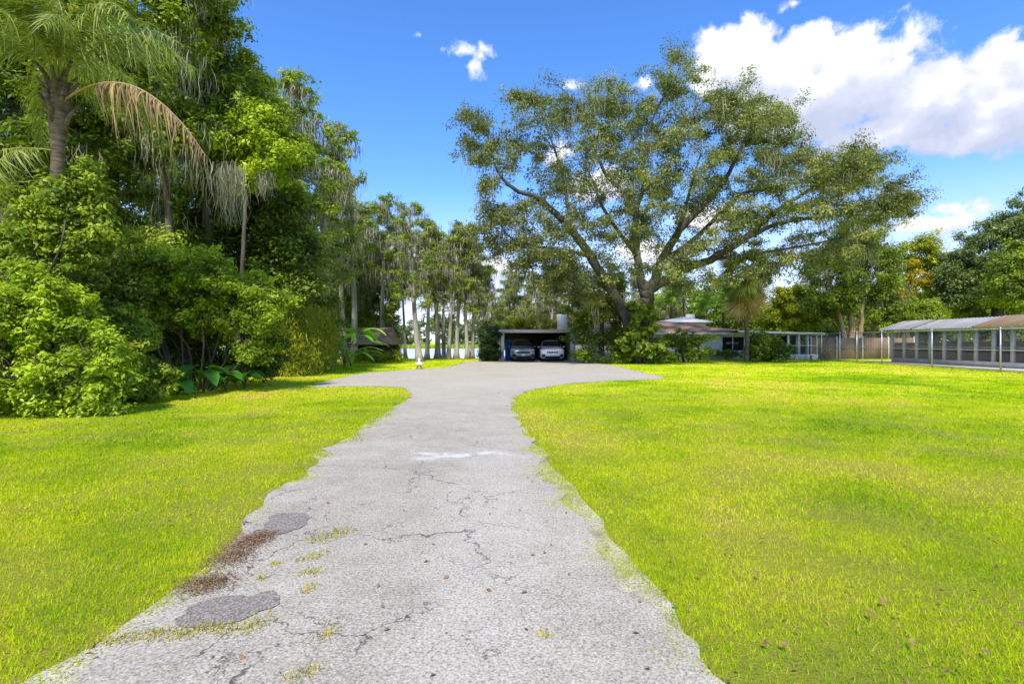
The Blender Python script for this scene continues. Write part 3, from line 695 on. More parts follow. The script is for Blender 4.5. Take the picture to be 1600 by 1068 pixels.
tree('vine_covered_tree', 'yellow-green leafy tree with grey moss hanging below its lowest boughs', 'tree', 21.0, [[(372, 620, .10), (378, 430, .08), (385, 300, .07), (392, 220, .06)]],
     [(395, 225, 55, 36), (350, 225, 45, 40), (430, 255, 34, 34), (405, 190, 40, 30), (370, 270, 50, 26)], 72, .62, 300, .17, M_bright, M_brownbark, moss=0, tint=(.5, .2))
tree('vine_covered_tree', 'mid-green tree in front of the first tall cypress', 'tree', 26.5, [[(425, 610, .26), (428, 400, .22), (432, 260, .15), (425, 150, .06)]],
     [(420, 205, 46, 60), (452, 265, 42, 60), (462, 335, 44, 50), (420, 300, 55, 60), (395, 150, 32, 40), (475, 395, 40, 46)], 110, .8, 330, .2, M_mid, M_brownbark, moss=45, moss_len=1.4, tint=(.6, .18))
tree('oak_tree', 'dense dark green tree above the yellow-green bamboo clumps', 'tree', 24.0, [[(400, 620, .36), (402, 470, .32), (410, 380, .2), (400, 310, .1)]],
     [(400, 375, 95, 72), (330, 390, 75, 70), (462, 420, 46, 56), (300, 330, 60, 60), (420, 320, 60, 40), (380, 450, 110, 40)], 150, .8, 330, .2, M_dark, M_oakbark, moss=30, moss_len=1.2, tint=(.5, .18))
tree('oak_tree', 'shadowed tree standing deep in the wood behind the vine-draped shrub', 'tree', 28.0, [[(250, 600, .36), (250, 450, .32), (240, 330, .2), (240, 250, .1)]],
     [(240, 330, 100, 90), (160, 400, 120, 80), (90, 330, 100, 110), (320, 300, 80, 90), (200, 470, 160, 50), (30, 430, 90, 90), (200, 200, 90, 90), (60, 150, 90, 90), (290, 150, 60, 90)], 200, 1.1, 280, .28, M_dark, M_oakbark, moss=50, depth=.7)
# the dead pale moss plume below the yellow-green tree
o = Geo(); A = W(356, 262, 15.5); add_moss(o, A + rng.normal(size=(26, 3)) * np.array((.14, .14, .12)), np.full(26, 1.75), .026, 4, .1)
tag(o.build('spanish_moss', M_moss, loc=tuple(A)), 'long pale plume of moss hanging beside the dead palm frond', 'moss')
o = Geo(); A = W(414, 268, 20.3); add_moss(o, A + rng.normal(size=(16, 3)) * np.array((.1, .1, .12)), np.full(16, 1.1), .028, 3, .1)
tag(o.build('spanish_moss', M_moss, loc=tuple(A)), 'short grey tuft of moss under the yellow-green leafy tree', 'moss')

# ------------------------------------------------------------------ left: shrubs along the lawn
shrub('shrub', 'big bright green shrub at the lawn edge nearest the camera', 'shrub', 11.2, [(30, 490, 100, 72), (20, 560, 120, 80), (115, 560, 66, 80), (70, 625, 120, 40), (-70, 510, 80, 110), (125, 620, 60, 34), (80, 480, 50, 44), (160, 590, 40, 50)], 330, .34, 230, .115, M_bright, asp=.42, depth=.9, stems=14, tint=(.55, .18), up=.75)
shrub('shrub', 'dark glossy shrub rising behind the big bright green shrub', 'shrub', 14.5, [(60, 420, 110, 50), (130, 400, 70, 50), (-20, 440, 80, 60), (150, 470, 60, 60), (60, 490, 110, 60)], 150, .5, 240, .15, M_dark, stems=12, depth=1.2, tint=(.6, .18))
shrub('shrub', 'low leafy shrub between the bright shrub and the elephant ears', 'shrub', 13.6, [(195, 580, 54, 40), (240, 592, 40, 26), (170, 600, 54, 34), (205, 545, 46, 40), (180, 520, 50, 40)], 130, .32, 200, .115, M_mid, stems=8, tint=(.6, .18))
shrub('shrub', 'vine-draped shrub with a sunlit yellow-green top over bare leaning stems', 'shrub', 16.8, [(240, 425, 66, 36), (310, 430, 66, 40), (370, 460, 58, 36), (415, 480, 34, 40), (345, 480, 78, 28), (260, 465, 60, 30), (200, 395, 50, 30), (405, 530, 40, 50), (300, 500, 90, 26), (225, 470, 50, 50)], 260, .42, 260, .125, M_bright, stems=16, depth=1.5, tint=(.45, .2))
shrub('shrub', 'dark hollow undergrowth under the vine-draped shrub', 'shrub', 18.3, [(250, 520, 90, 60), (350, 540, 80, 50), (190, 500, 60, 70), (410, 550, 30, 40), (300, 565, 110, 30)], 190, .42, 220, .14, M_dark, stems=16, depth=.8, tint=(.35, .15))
def bamboo(label, Y, ell, n, tint):
    """a drooping clump: arching culms with narrow hanging leaves"""
    cx = np.mean([e[0] for e in ell]); base = ((cx - 800) / F_PX * Y, Y, 0); root = thing('bamboo_clump', label, 'bamboo', base, group='bamboo clumps along the lawn')
    gw, gl = Geo(), Geo(); C = sample_ell(ell, Y, n, 1.0, .3); C[:, 2] = np.maximum(C[:, 2], .25)
    for c in C[::3]:
        b = np.array((base[0] + (c[0] - base[0]) * .25, Y + (c[1] - Y) * .25, -.05)); m = (b + c) / 2 + np.array((0, 0, .35)); P = curve([b, m, c, c + (c - b) * np.array((.12, .12, -.06))], 9)
        gw.tube(P, np.linspace(.022, .006, len(P)), 5, cap=False)
    k = 70; D = rng.normal(size=(n, k, 3)) * np.array((.30, .30, .22)); P = (C[:, None] + D).reshape(-1, 3); m = n * k
    T = np.stack([rng.normal(size=m) * .5, rng.normal(size=m) * .5, -np.ones(m)], 1); N = rng.normal(size=(m, 3)) * .6 + np.array((.1, -.3, .4))
    add_leaves(gl, P, N, .24 * rng.uniform(.7, 1.3, m), .16, np.repeat(np.clip(rng.normal(tint, .16, n), 0, 1), k) + rng.normal(size=m) * .14, T=T)
    gw.build('culm', M_stem, root, smooth=True, loc=base); gl.build('foliage', M_bamboo, root, loc=base)
bamboo('tallest bamboo clump, green, next to the dark wood', 24.0, [(435, 500, 40, 50), (415, 555, 36, 44), (455, 550, 36, 46), (400, 520, 30, 50)], 190, .40)
bamboo('yellowish drooping bamboo clump in the middle of the three', 26.0, [(470, 515, 36, 44), (478, 555, 34, 32)], 150, .66)
bamboo('smallest rounded bamboo clump beside the banana plant', 28.0, [(503, 548, 24, 30), (498, 515, 26, 28)], 110, .6)
tree('tree', 'dark bushy tree between the bamboo clumps and the pale cypress trunk', 'tree', 33.5, [[(490, 590, .2), (488, 520, .16), (486, 470, .08)]], [(490, 490, 40, 40), (510, 520, 26, 36), (460, 470, 30, 40)], 48, .8, 190, .2, M_dark, M_brownbark, tint=(.55, .2))

def big_leaf_plant(name, label, cat, loc, n, height, L, wd, mat, group=None, erect=.9, heart=True):
    root = thing(name, label, cat, loc, group=group); gs = Geo()
    for i in range(n):
        az = i * 2.4 + rng.uniform(-.3, .3); out = np.array((math.cos(az), math.sin(az), 0)); h = height * rng.uniform(.6, 1.05); reach = h * rng.uniform(.25, .6) / erect
        tip = out * reach + np.array((0, 0, h)); Q = curve([(0, 0, 0), out * reach * .3 + np.array((0, 0, h * .6)), tip], 8); gs.tube(Q, np.linspace(.022, .010, len(Q)), 5, cap=False)
        gl = Geo(); m = 9; t = np.linspace(0, 1, m); l = L * rng.uniform(.75, 1.15); bend = rng.uniform(.5, 1.0)
        D = unit(out * 1.0 + np.array((0, 0, .55 if not heart else .15))); side = np.cross(np.array((0, 0, 1.)), out)
        mid = tip + D * (t[:, None] - (.22 if heart else 0)) * l; mid[:, 2] -= l * bend * t ** 2 * .8
        w = wd * (np.sin((t * .84 + .16) * math.pi) ** .7 if heart else np.sin((t * .92 + .06) * math.pi) ** .45) + .004
        wav = .05 * np.sin(t * 14 + i); up = np.array((0, 0, 1.))
        V = np.stack([mid - side * w[:, None] + up * (w * .28 + wav * wd)[:, None], mid, mid + side * w[:, None] + up * (w * .28 - wav * wd)[:, None]], 1)
        F = [(3 * k + j, 3 * k + j + 1, 3 * k + j + 4, 3 * k + j + 3) for k in range(m - 1) for j in (0, 1)]
        gl.add(V.reshape(-1, 3), F, np.clip(rng.normal(.5, .2), 0, 1)); gl.build('leaf', mat, root, smooth=True)
    gs.build('stem', M_stem, root, smooth=True)
for (px, Y, n, h, lab) in ((278, 15.4, 8, .55, 'small elephant ear plant nearest the bright shrub'), (318, 15.9, 9, .85, 'largest elephant ear plant with broad drooping leaves'), (352, 16.4, 8, .65, 'elephant ear plant in the middle of the row on the lawn edge'), (382, 17.2, 8, .8, 'last elephant ear plant before the bamboo clumps')):
    big_leaf_plant('elephant_ear_plant', lab, 'plant', ((px - 800) / F_PX * Y, Y, 0), n, h, .62, .22, M_ear, group='elephant ears on the lawn edge')
big_leaf_plant('banana_plant', 'banana plant with long arching bright leaves by the bamboo', 'plant', (W(538, 560, 31)[0], 31, 0), 15, 2.2, 2.1, .20, M_banana, heart=False, erect=1.0)
big_leaf_plant('banana_plant', 'shorter banana plant leaning over the low round hedge', 'plant', (W(548, 560, 33)[0], 33, 0), 11, 1.0, 1.7, .17, M_banana, heart=False, erect=.7)
shrub('hedge', 'low rounded green hedge in front of the brown-roofed shed', 'hedge', 38.5, [(592, 556, 34, 12), (565, 558, 18, 11), (618, 558, 14, 10)], 46, .42, 130, .14, M_yellowgreen, stems=6, tint=(.35, .15))

# ------------------------------------------------------------------ cypresses on the lake shore
CY = [cypress_mesh(16.5, (.5, .2), .34, 2.5, 3, 1.0, 140, .34, leaves_n=105, size=.22), cypress_mesh(15.5, (1.0, .3), .46, 2.2, 8, .85, 125, .28, leaves_n=100, size=.22), cypress_mesh(14.5, (-.5, .2), .42, 2.1, 15, .85, 140, .24, leaves_n=95, size=.22), cypress_mesh(13.5, (.3, -.4), .5, 1.9, 21, .8, 120, .20, leaves_n=100, size=.22)]
GR = 'cypress trees along the lake shore'
protos = {}
CYP = [ # px at the foot, Y, kind, scale, rotation, label
    (452, 29.0, 0, 1.0, 0.4, 'tallest cypress, its thin top above the leafy wood'),
    (512, 33.5, 0, .98, 2.2, 'moss-hung cypress with a pale trunk standing clear of the wood'),
    (538, 40.0, 2, .98, 1.0, 'dark mossy cypress just behind the pale-trunked one'),
    (556, 43.0, 1, 1.0, 3.6, 'tall mossy cypress rising straight behind the banana plant'),
    (574, 49.0, 0, .88, 5.2, 'bushy mossy cypress rising behind the shed roof'),
    (618, 53.0, 2, .9, 0.6, 'mossy cypress behind the dark vine column'),
    (694, 57.0, 0, .78, 1.9, 'far bushy cypress behind the dark pair'),
    (752, 57.0, 2, .84, 5.5, 'far cypress above the square hedge'),
    (598, 46.0, 1, .92, 0.2, 'slender leaning cypress beside the brown-roofed shed'),
    (655, 42.0, 0, .78, 1.3, 'thick pale cypress trunk standing behind the white garden ornament'),
    (668, 47.5, 3, .95, 3.0, 'thin cypress close behind the thickest trunk'),
    (702, 47.0, 2, .82, 4.1, 'first of two dark cypress trunks against the white lake'),
    (713, 48.0, 1, .80, 5.0, 'second of two dark cypress trunks against the white lake'),
    (729, 47.5, 3, .90, 0.8, 'straight reddish cypress nearer the square hedge'),
    (738, 48.5, 2, .74, 2.9, 'last cypress before the square hedge'),
    (635, 50.0, 3, .86, 4.4, 'slim cypress between the leaning one and the thick trunk'),
    (684, 49.5, 1, .78, 2.0, 'pale thin cypress halfway between the thick trunk and the dark pair')]
for (px, Y, k, s, rz, lab) in CYP:
    x = (px - 800) / F_PX * Y; loc = (x, Y, gz(x, Y) - .03)
    if k not in protos: protos[k] = thing_from(CY[k], 'cypress_tree', lab, 'tree', loc, rz, s, GR)
    else: copy_thing(protos[k], lab, loc, rz, s, GR)
back = 'mossy cypress in the row behind the carport and the oak'
for i, (px, Y, k, s) in enumerate(((768, 56, 0, .72), (792, 60, 2, .8), (815, 57, 1, .72), (838, 61, 3, .85), (860, 57, 0, .72), (885, 62, 2, .85), (905, 58, 1, .74), (932, 64, 0, .75), (965, 60, 2, .8), (1045, 66, 3, .8), (1000, 62, 3, .8))):
    x = (px - 800) / F_PX * Y; copy_thing(protos[k], back, (x, Y, gz(x, Y) - .03), i * 1.7, s, 'cypress row behind the carport')
for (px, Y, lab) in ((560, 49, 'black-green bushy tree behind the shed roof'), (525, 47, 'dark broad tree between the pale trunk and the shed')):
    tree('tree', lab, 'tree', Y, [[(px, 570, .3), (px, 500, .25), (px + 4, 430, .12)]], [(px, 440, 46, 50), (px + 14, 490, 40, 30), (px - 20, 400, 36, 46)], 60, 1.15, 150, .30, M_dark, M_oakbark, moss=70, moss_len=2.0, tint=(.4, .18))
tree('tree', 'narrow dark vine column beside the shed', 'tree', 45.5, [[(614, 566, .16), (614, 520, .14), (616, 470, .06)]], [(614, 510, 10, 40), (616, 545, 11, 18)], 30, .5, 130, .2, M_dark, M_brownbark, moss=14)

# far shore
def far_shore():
    g = Geo(); n = 1500; X = rng.uniform(-150, 120, n); Yy = rng.uniform(178, 200, n); h = 12 + 4 * np.sin(X * .06) + 2.5 * np.sin(X * .21 + 1)
    C = np.stack([X, Yy, rng.uniform(.03, 1, n) ** .8 * h], 1)
    bough_leaves(g, C, 2.0, 60, 1.0, .6, np.clip(rng.normal(.5, .2, n), 0, 1), .8, .6, 5)
    tag(g.build('far_shore_wood', M_far), 'hazy wood along the far shore of the lake', 'trees', kind='stuff')
    g = Geo(); n = 26000; P = np.stack([rng.uniform(-150, 120, n), rng.uniform(166, 176, n)], 1); add_leaves(g, np.column_stack([P, rng.uniform(-.5, .6, n)]), rng.normal(size=(n, 3)) + np.array((0, -1, .6)), .9, .25, rng.random(n))
    tag(g.build('shore_reeds', M_bright), 'bright reeds fringing the far shore', 'reeds', kind='stuff')
far_shore()

# ------------------------------------------------------------------ plants around the house and the right-hand background
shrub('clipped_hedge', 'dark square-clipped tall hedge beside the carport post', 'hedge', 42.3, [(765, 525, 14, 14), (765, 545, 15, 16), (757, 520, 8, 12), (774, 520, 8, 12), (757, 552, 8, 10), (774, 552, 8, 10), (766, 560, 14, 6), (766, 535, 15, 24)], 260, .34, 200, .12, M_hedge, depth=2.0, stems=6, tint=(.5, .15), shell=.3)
tree('tree', 'dense dark green bushy tree that hides one end of the carport', 'tree', 40.0, [[(940, 572, .22), (940, 520, .18), (942, 470, .08)]], [(940, 500, 48, 46), (915, 530, 30, 34), (970, 520, 30, 40), (945, 455, 36, 30), (905, 480, 22, 30)], 95, .75, 200, .2, M_dark, M_oakbark, tint=(.55, .2))
shrub('shrub', 'leafy vine with large leaves climbing the foot of the oak', 'vine', 36.8, [(1006, 505, 20, 34), (1012, 540, 26, 22), (990, 530, 20, 26), (1000, 480, 12, 20)], 60, .42, 70, .34, M_dark, asp=.75, stems=6, tint=(.75, .18))
shrub('shrub', 'broad mixed shrub under the house eaves beside the oak foot', 'shrub', 39.5, [(1060, 545, 40, 18), (1095, 540, 24, 20), (1070, 530, 30, 14)], 60, .45, 130, .2, M_mid, stems=8, tint=(.4, .2))
shrub('shrub', 'low yellow-green ground plants under the oak by the driveway', 'shrub', 37.5, [(985, 557, 26, 8), (1030, 556, 30, 8), (950, 560, 22, 8), (915, 556, 16, 8)], 56, .34, 110, .17, M_bright, stems=5, tint=(.45, .18))
shrub('shrub', 'round dark green shrub in front of the screened porch', 'shrub', 41.5, [(1200, 542, 34, 22), (1188, 535, 20, 16), (1215, 548, 22, 16), (1180, 555, 14, 10)], 75, .46, 150, .2, M_mid, stems=8, tint=(.35, .16))
shrub('hedge', 'low clipped hedge beneath the dark house window', 'hedge', 46.0, [(1145, 552, 22, 5), (1130, 553, 14, 5)], 22, .32, 110, .14, M_mid, stems=3, tint=(.4, .15))

def fan_palm(label, Y, px, py_crown, py_foot, rad, skirt=20):
    """a cabbage palm: fan leaves on stalks, dead brown skirt under them"""
    c = W(px, py_crown, Y); x = c[0]; loc = (x, Y, gz(x, Y)); root = thing('cabbage_palm', label, 'palm tree', loc); h = c[2] - loc[2]
    g = Geo(); z = np.linspace(-.1, h, 20); g.tube(np.stack([.08 * np.sin(z), z * 0, z], 1), .17 + .015 * np.sin(z * 8), 10); g.build('trunk', M_palmbark, root, smooth=True)
    def fan(mat, L, droop):
        g = Geo(); g.tube(np.array([(0, 0, 0), (L * .45, 0, .05), (L * .8, 0, 0)]), (.02, .016, .012), 4, cap=False); n = 30; a = np.linspace(-2.1, 2.1, n); s = L * .75
        D = np.stack([np.cos(a), np.sin(a), np.zeros(n)], 1); B = np.array((L * .8, 0, 0.)); nrm = np.stack([-np.sin(a), np.cos(a), np.zeros(n)], 1); V = np.empty((n, 3, 2, 3))
        for k, (u, w) in enumerate(((.05, .012), (.6, .05), (1., .006))):
            p = B + D * s * u; p[:, 2] -= droop * s * u ** 2 * (.5 + .5 * np.abs(np.sin(a))); V[:, k, 0] = p - nrm * w; V[:, k, 1] = p + nrm * w
        F = (np.arange(n)[:, None, None] * 6 + np.array(((0, 1, 3, 2), (2, 3, 5, 4)))[None]).reshape(-1, 4); g.add(V.reshape(-1, 3), F, np.repeat(np.clip(rng.normal(.5, .2, n), 0, 1), 6))
        o = g.build('frond', mat); me = o.data; bpy.data.objects.remove(o); return me
    gr, de = fan(M_palm, rad, .55), fan(M_dead, rad * .95, .7)
    for i in range(34): place_frond(gr, root, Vector((0, 0, h)), i * 2.4, R(70 - i * 3.9), rng.uniform(.85, 1.1), rng.uniform(-.3, .3))
    for i in range(skirt): place_frond(de, root, Vector((0, 0, h - .1 - .07 * i)), i * 2.4 + rng.uniform(0, 2), R(-58 - rng.uniform(0, 30)), rng.uniform(.5, 1.25), rng.uniform(-1.2, 1.2))
    return root
fan_palm('cabbage palm with a brown skirt of dead fans before the house window', 41.0, 1166, 425, 560, 1.75)
def feather_palm(label, Y, px, foot, py, n=16, L=3.0, stems=1, group=None):
    x = (px - 800) / F_PX * Y; z0 = gz(x, Y); root = thing('feather_palm', label, 'palm tree', (x, Y, z0), group=group); h = EYE + (HZ - py) / F_PX * Y - z0
    g = Geo(); g.tube(np.stack([np.zeros(12), np.zeros(12), np.linspace(-.1, h, 12)], 1), .12, 8); g.build('trunk', M_palmbark, root, smooth=True)
    me = frond_mesh(M_palmbright, length=L, rise=L * .42, fall=L * .55, leaflets=34, leaf_len=L * .22, width=.05, droop=.5, plumose=.3)
    for i in range(n): place_frond(me, root, Vector((0, 0, h)), i * 2.4, R(72 - i * 62 / n), rng.uniform(.8, 1.1))
M_palmbright = leaf_mat('bright_palm_frond', (.05, .11, .012), (.15, .27, .03), (.30, .42, .06), .4, .4, .3)
for (px, Y, py, lab) in ((1068, 58, 462, 'feathery palm above the white cupola of the house'), (1100, 56, 492, 'short feathery palm behind the house chimney'), (1130, 59, 478, 'feathery palm seen just left of the cabbage palm skirt'), (1048, 60, 480, 'feathery palm closest to the oak trunk'), (1150, 57, 500, 'low feathery palm behind the end of the brown roof'), (1288, 52, 496, 'low feathery palm behind the corner of the chain-link fence')):
    feather_palm(lab, Y, px, 560, py, group='feathery palms behind the house')
tree('tree', 'round bright yellow-green tree behind the porch roof', 'tree', 53.0, [[(1240, 560, .3), (1240, 520, .25), (1242, 480, .1)]], [(1240, 485, 48, 34), (1215, 500, 34, 26), (1268, 500, 34, 30), (1240, 462, 32, 18)], 110, 1.0, 330, .24, M_yellowgreen, M_brownbark, tint=(.45, .2))
tree('tree', 'olive tree with a cluster of tan bare trunks behind the chain-link fence', 'tree', 50.0, [[(1330, 570, .30), (1330, 500, .26), (1322, 430, .16), (1318, 380, .07)], [(1322, 570, .26), (1316, 510, .22), (1300, 450, .13), (1292, 400, .06)], [(1342, 570, .28), (1345, 510, .22), (1350, 440, .14), (1352, 390, .06)], [(1362, 570, .22), (1366, 500, .18), (1372, 440, .1), (1372, 400, .05)], [(1378, 570, .22), (1380, 500, .18), (1386, 450, .1), (1390, 420, .05)]],
     [(1335, 405, 46, 44), (1300, 440, 40, 50), (1370, 430, 40, 46), (1320, 465, 44, 26), (1285, 480, 26, 40), (1385, 470, 26, 28), (1340, 360, 34, 26)], 200, .95, 300, .22, M_cypress, M_tanbark, moss=70, moss_len=1.2, tint=(.35, .2))
tree('tree', 'bright green tree behind the golden flowering tree', 'tree', 62.0, [[(1430, 560, .3), (1430, 480, .25), (1428, 400, .1)]], [(1425, 395, 44, 30), (1460, 405, 36, 30), (1400, 400, 30, 26), (1440, 440, 54, 44), (1480, 470, 40, 40)], 110, 1.25, 320, .3, M_yellowgreen, M_brownbark, tint=(.4, .18))
tree('flowering_tree', 'tree with golden yellow blossom next to the dark green tree', 'tree', 56.0, [[(1420, 565, .22), (1418, 500, .18), (1418, 430, .08)]], [(1415, 418, 20, 16), (1432, 436, 22, 18), (1455, 448, 22, 14), (1410, 440, 16, 16)], 34, .75, 170, .22, M_gold, M_brownbark, tint=(.45, .2))
tree('flowering_tree', 'small orange-brown tree below the golden blossom', 'tree', 53.5, [[(1404, 565, .16), (1402, 510, .13), (1400, 470, .05)]], [(1392, 455, 14, 12), (1408, 464, 16, 9), (1388, 470, 12, 12)], 24, .6, 150, .2, M_orange, M_brownbark, tint=(.4, .2))
tree('tree', 'leafy green shrub-like tree at the near end of the kennel roof', 'tree', 49.0, [[(1410, 565, .2), (1410, 520, .16), (1412, 490, .06)]], [(1412, 495, 34, 22), (1385, 500, 22, 20), (1440, 490, 26, 22)], 80, .8, 300, .2, M_mid, M_brownbark, tint=(.45, .18))
tree('tree', 'massive dark green tree towering over the kennel roof', 'tree', 54.0, [[(1560, 570, .6), (1558, 480, .5), (1550, 400, .25), (1548, 350, .1)]], [(1560, 390, 66, 56), (1520, 430, 50, 50), (1600, 400, 60, 70), (1580, 345, 40, 30), (1540, 465, 70, 36), (1500, 460, 26, 36), (1650, 400, 60, 80)], 300, 1.15, 330, .26, M_grey, M_oakbark, tint=(.5, .2), depth=.9)
tree('tree', 'lighter green tree at the far edge of the kennel yard', 'tree', 46.0, [[(1620, 570, .4), (1618, 480, .3), (1610, 420, .12)]], [(1610, 430, 50, 50), (1580, 455, 34, 30), (1640, 390, 50, 50)], 130, .95, 320, .24, M_mid, M_brownbark, tint=(.5, .2))
for (px, Y, rx, lab) in ((1190, 68, 60, 'dark tree filling the gap behind the cabbage palm'), (1070, 72, 60, 'dark tree seen under the oak limbs beyond the house'), (1300, 66, 60, 'dark tree behind the olive multi-trunk tree'), (1460, 68, 60, 'shaded tree behind the golden blossom and the kennel')):
    tree('tree', lab, 'tree', Y, [[(px, 560, .3), (px, 500, .25), (px, 460, .1)]], [(px, 490, rx, 30), (px - 30, 510, rx * .7, 24), (px + 30, 505, rx * .7, 26)], 70, 1.5, 150, .38, M_dark, M_oakbark, tint=(.55, .2))

# ------------------------------------------------------------------ buildings
M_white = noisy('white_stucco', (.62, .61, .58), (.80, .79, .77), 2.0, .85, .2, 40, .15)
M_fascia = noisy('painted_fascia', (.52, .47, .42), (.74, .69, .63), 3.0, .8, .2, 20, .2, (1, 1, 4))
M_roofwhite = noisy('white_roof', (.55, .54, .52), (.78, .77, .75), 1.2, .75, .25, 12, .2)
M_darkwood = noisy('dark_wood', (.018, .014, .011), (.05, .038, .03), 3.0, .8, .2, 12, .3, (4, 4, .6))
def mat_shingle(name, a, b, c):
    m, t, o = new_mat(name); p = worldco(t)
    br = t.new('ShaderNodeTexBrick', ins={'Vector': p, 'Scale': 1.0}); br.inputs['Color1'].default_value = (*a, 1); br.inputs['Color2'].default_value = (*b, 1); br.inputs['Mortar'].default_value = (*c, 1)
    br.inputs['Brick Width'].default_value = .55; br.inputs['Row Height'].default_value = .28; br.inputs['Mortar Size'].default_value = .03; br.inputs['Bias'].default_value = -.1
    col = t.mix(t.math('MULTIPLY', t.noise(p, 1.3, 5., .65), .6), br.outputs[0], (.34, .24, .19))
    principled(t, o, col, .9, .1, bump=br.outputs[1], bstr=.4); return m
M_shingle = mat_shingle('brown_shingle', (.36, .20, .12), (.47, .29, .18), (.15, .085, .055))
M_metal_roof = None
def mat_corr(name, a, b, rust):
    m, t, o = new_mat(name); p = worldco(t); w = t.new('ShaderNodeTexWave', wave_type='BANDS', bands_direction='Y', ins={'Vector': p, 'Scale': 2.2}); 
    mp = t.new('ShaderNodeMapping', ins={'Vector': p}); mp.inputs['Scale'].default_value = (.35, 1.2, 1)
    n = t.noise(mp.outputs[0], .9, 5., .6); col = t.ramp(n, [(.35, a), (.6, b), (.72, rust)])
    principled(t, o, col, .5, .4, .3, bump=w.outputs['Fac'], bstr=.6, bdist=.04); return m
M_metal_roof = mat_corr('corrugated_metal', (.38, .36, .345), (.56, .535, .515), (.44, .39, .35))
M_rust_roof = mat_corr('rusty_corrugated_metal', (.33, .20, .10), (.42, .28, .16), (.36, .30, .25))
def plain(name, col, rough=.5, spec=.4, metal=0., **kw):
    m, t, o = new_mat(name); principled(t, o, col, rough, spec, metal, **kw); return m
M_galv = noisy('galvanised_steel', (.32, .33, .35), (.50, .51, .53), 6., .45, .5, 30, .1, metal=.5)
M_wire = plain('weathered_wire', (.16, .155, .15), .7, .2)
M_greypaint = noisy('grey_weathered_post', (.42, .41, .43), (.60, .59, .61), 4., .7, .3, 20, .2)
M_conc = noisy('pale_concrete', (.42, .38, .35), (.62, .57, .53), 2., .9, .1, 30, .3)
M_kennelwood = noisy('kennel_boards', (.12, .078, .050), (.30, .20, .135), 1.4, .9, .1, 10, .4, (1, 3, .5))
M_winglass = plain('window_glass', (.012, .014, .016), .06, .6)
M_black = plain('black_plastic', (.012, .012, .013), .55, .3)
M_rubber = plain('tyre_rubber', (.02, .02, .02), .85, .15)
M_blue = plain('blue_plastic', (.015, .09, .36), .45, .4)
M_screen = noisy('porch_screen', (.03, .032, .034), (.07, .07, .07), 5.)
M_chrome = plain('chrome', (.6, .6, .62), .15, .5, 1.0)
M_silver = plain('silver_car_paint', (.19, .215, .23), .28, .5, .3, **{'Coat Weight': .6})
M_carwhite = plain('white_car_paint', (.72, .72, .73), .3, .5, .0, **{'Coat Weight': .6})
M_lamp = plain('headlight_glass', (.75, .77, .8), .12, .8)
M_plate = plain('number_plate', (.7, .7, .68), .5)
M_weed = leaf_mat('weed_blade', (.13, .14, .02), (.24, .25, .03), (.34, .28, .08), .3)
M_terra = noisy('brown_clay', (.20, .10, .06), (.34, .19, .12), 8.)

def part(root, name, mat, *boxes, smooth=False):
    g = Geo()
    for b in boxes: g.box(*b)
    return g.build(name, mat, root, smooth)

def carport():
    y0, y1 = 42.9, 48.3; x0 = (783 - 800) / F_PX * 42.9 - .1; x1 = 5.35; r = thing('carport', 'open white carport with a flat roof sheltering two cars', 'carport')
    g = Geo(); g.box(x0 - .15, x1 + .15, y0 - .55, y1, 2.52, 2.60); g.box(x0 - .15, x1 + .15, y0 - .585, y0 - .55, 2.36, 2.63); g.box(x0 - .19, x0 - .15, y0 - .585, y1, 2.36, 2.63)
    g.build('roof', M_fascia, r)
    part(r, 'post', M_white, (x0 + .02, x0 + .34, y0 - .2, y0 + .12, 0, 2.52)); part(r, 'post', M_white, (x0 + .06, x0 + .20, y1 - .35, y1 - .2, 0, 2.52))
    part(r, 'side_wall', M_white, (4.88, 5.28, y0 - .1, y0 + .35, 0, 2.52), (5.1, 5.28, y0 + .352, y1, 0, 2.52))
    part(r, 'back_wall', M_darkwood, (x0 + .36, 5.098, y1 - .12, y1, 0, 2.52))
    part(r, 'beam', M_darkwood, *[(x0, 5.1, y0 + k * 1.3 + .2, y0 + k * 1.3 + .3, 2.36, 2.518) for k in range(4)])
    part(r, 'shelf', M_darkwood, (3.2, 4.6, y1 - .6, y1 - .122, 1.2, 1.26), (3.2, 4.6, y1 - .6, y1 - .122, 1.8, 1.86))
    b = thing('rubbish_bin', 'blue plastic bin standing behind the carport post', 'bin', (x0 + .75, 44.6, .012)); g = Geo()
    g.lathe([(.30, 0), (.31, .05), (.40, 1.0), (.42, 1.02), (.42, 1.10), (.37, 1.12)], 4, c=(0, 0, 0)); g.build('body', M_blue, b); g = Geo(); g.lathe([(.43, 1.12), (.43, 1.17), (.30, 1.24), (.02, 1.26)], 4); g.build('lid', M_blue, b)
    b.rotation_euler = (0, 0, R(45)); b.scale = (1.15, 1.15, 1.45)
carport()

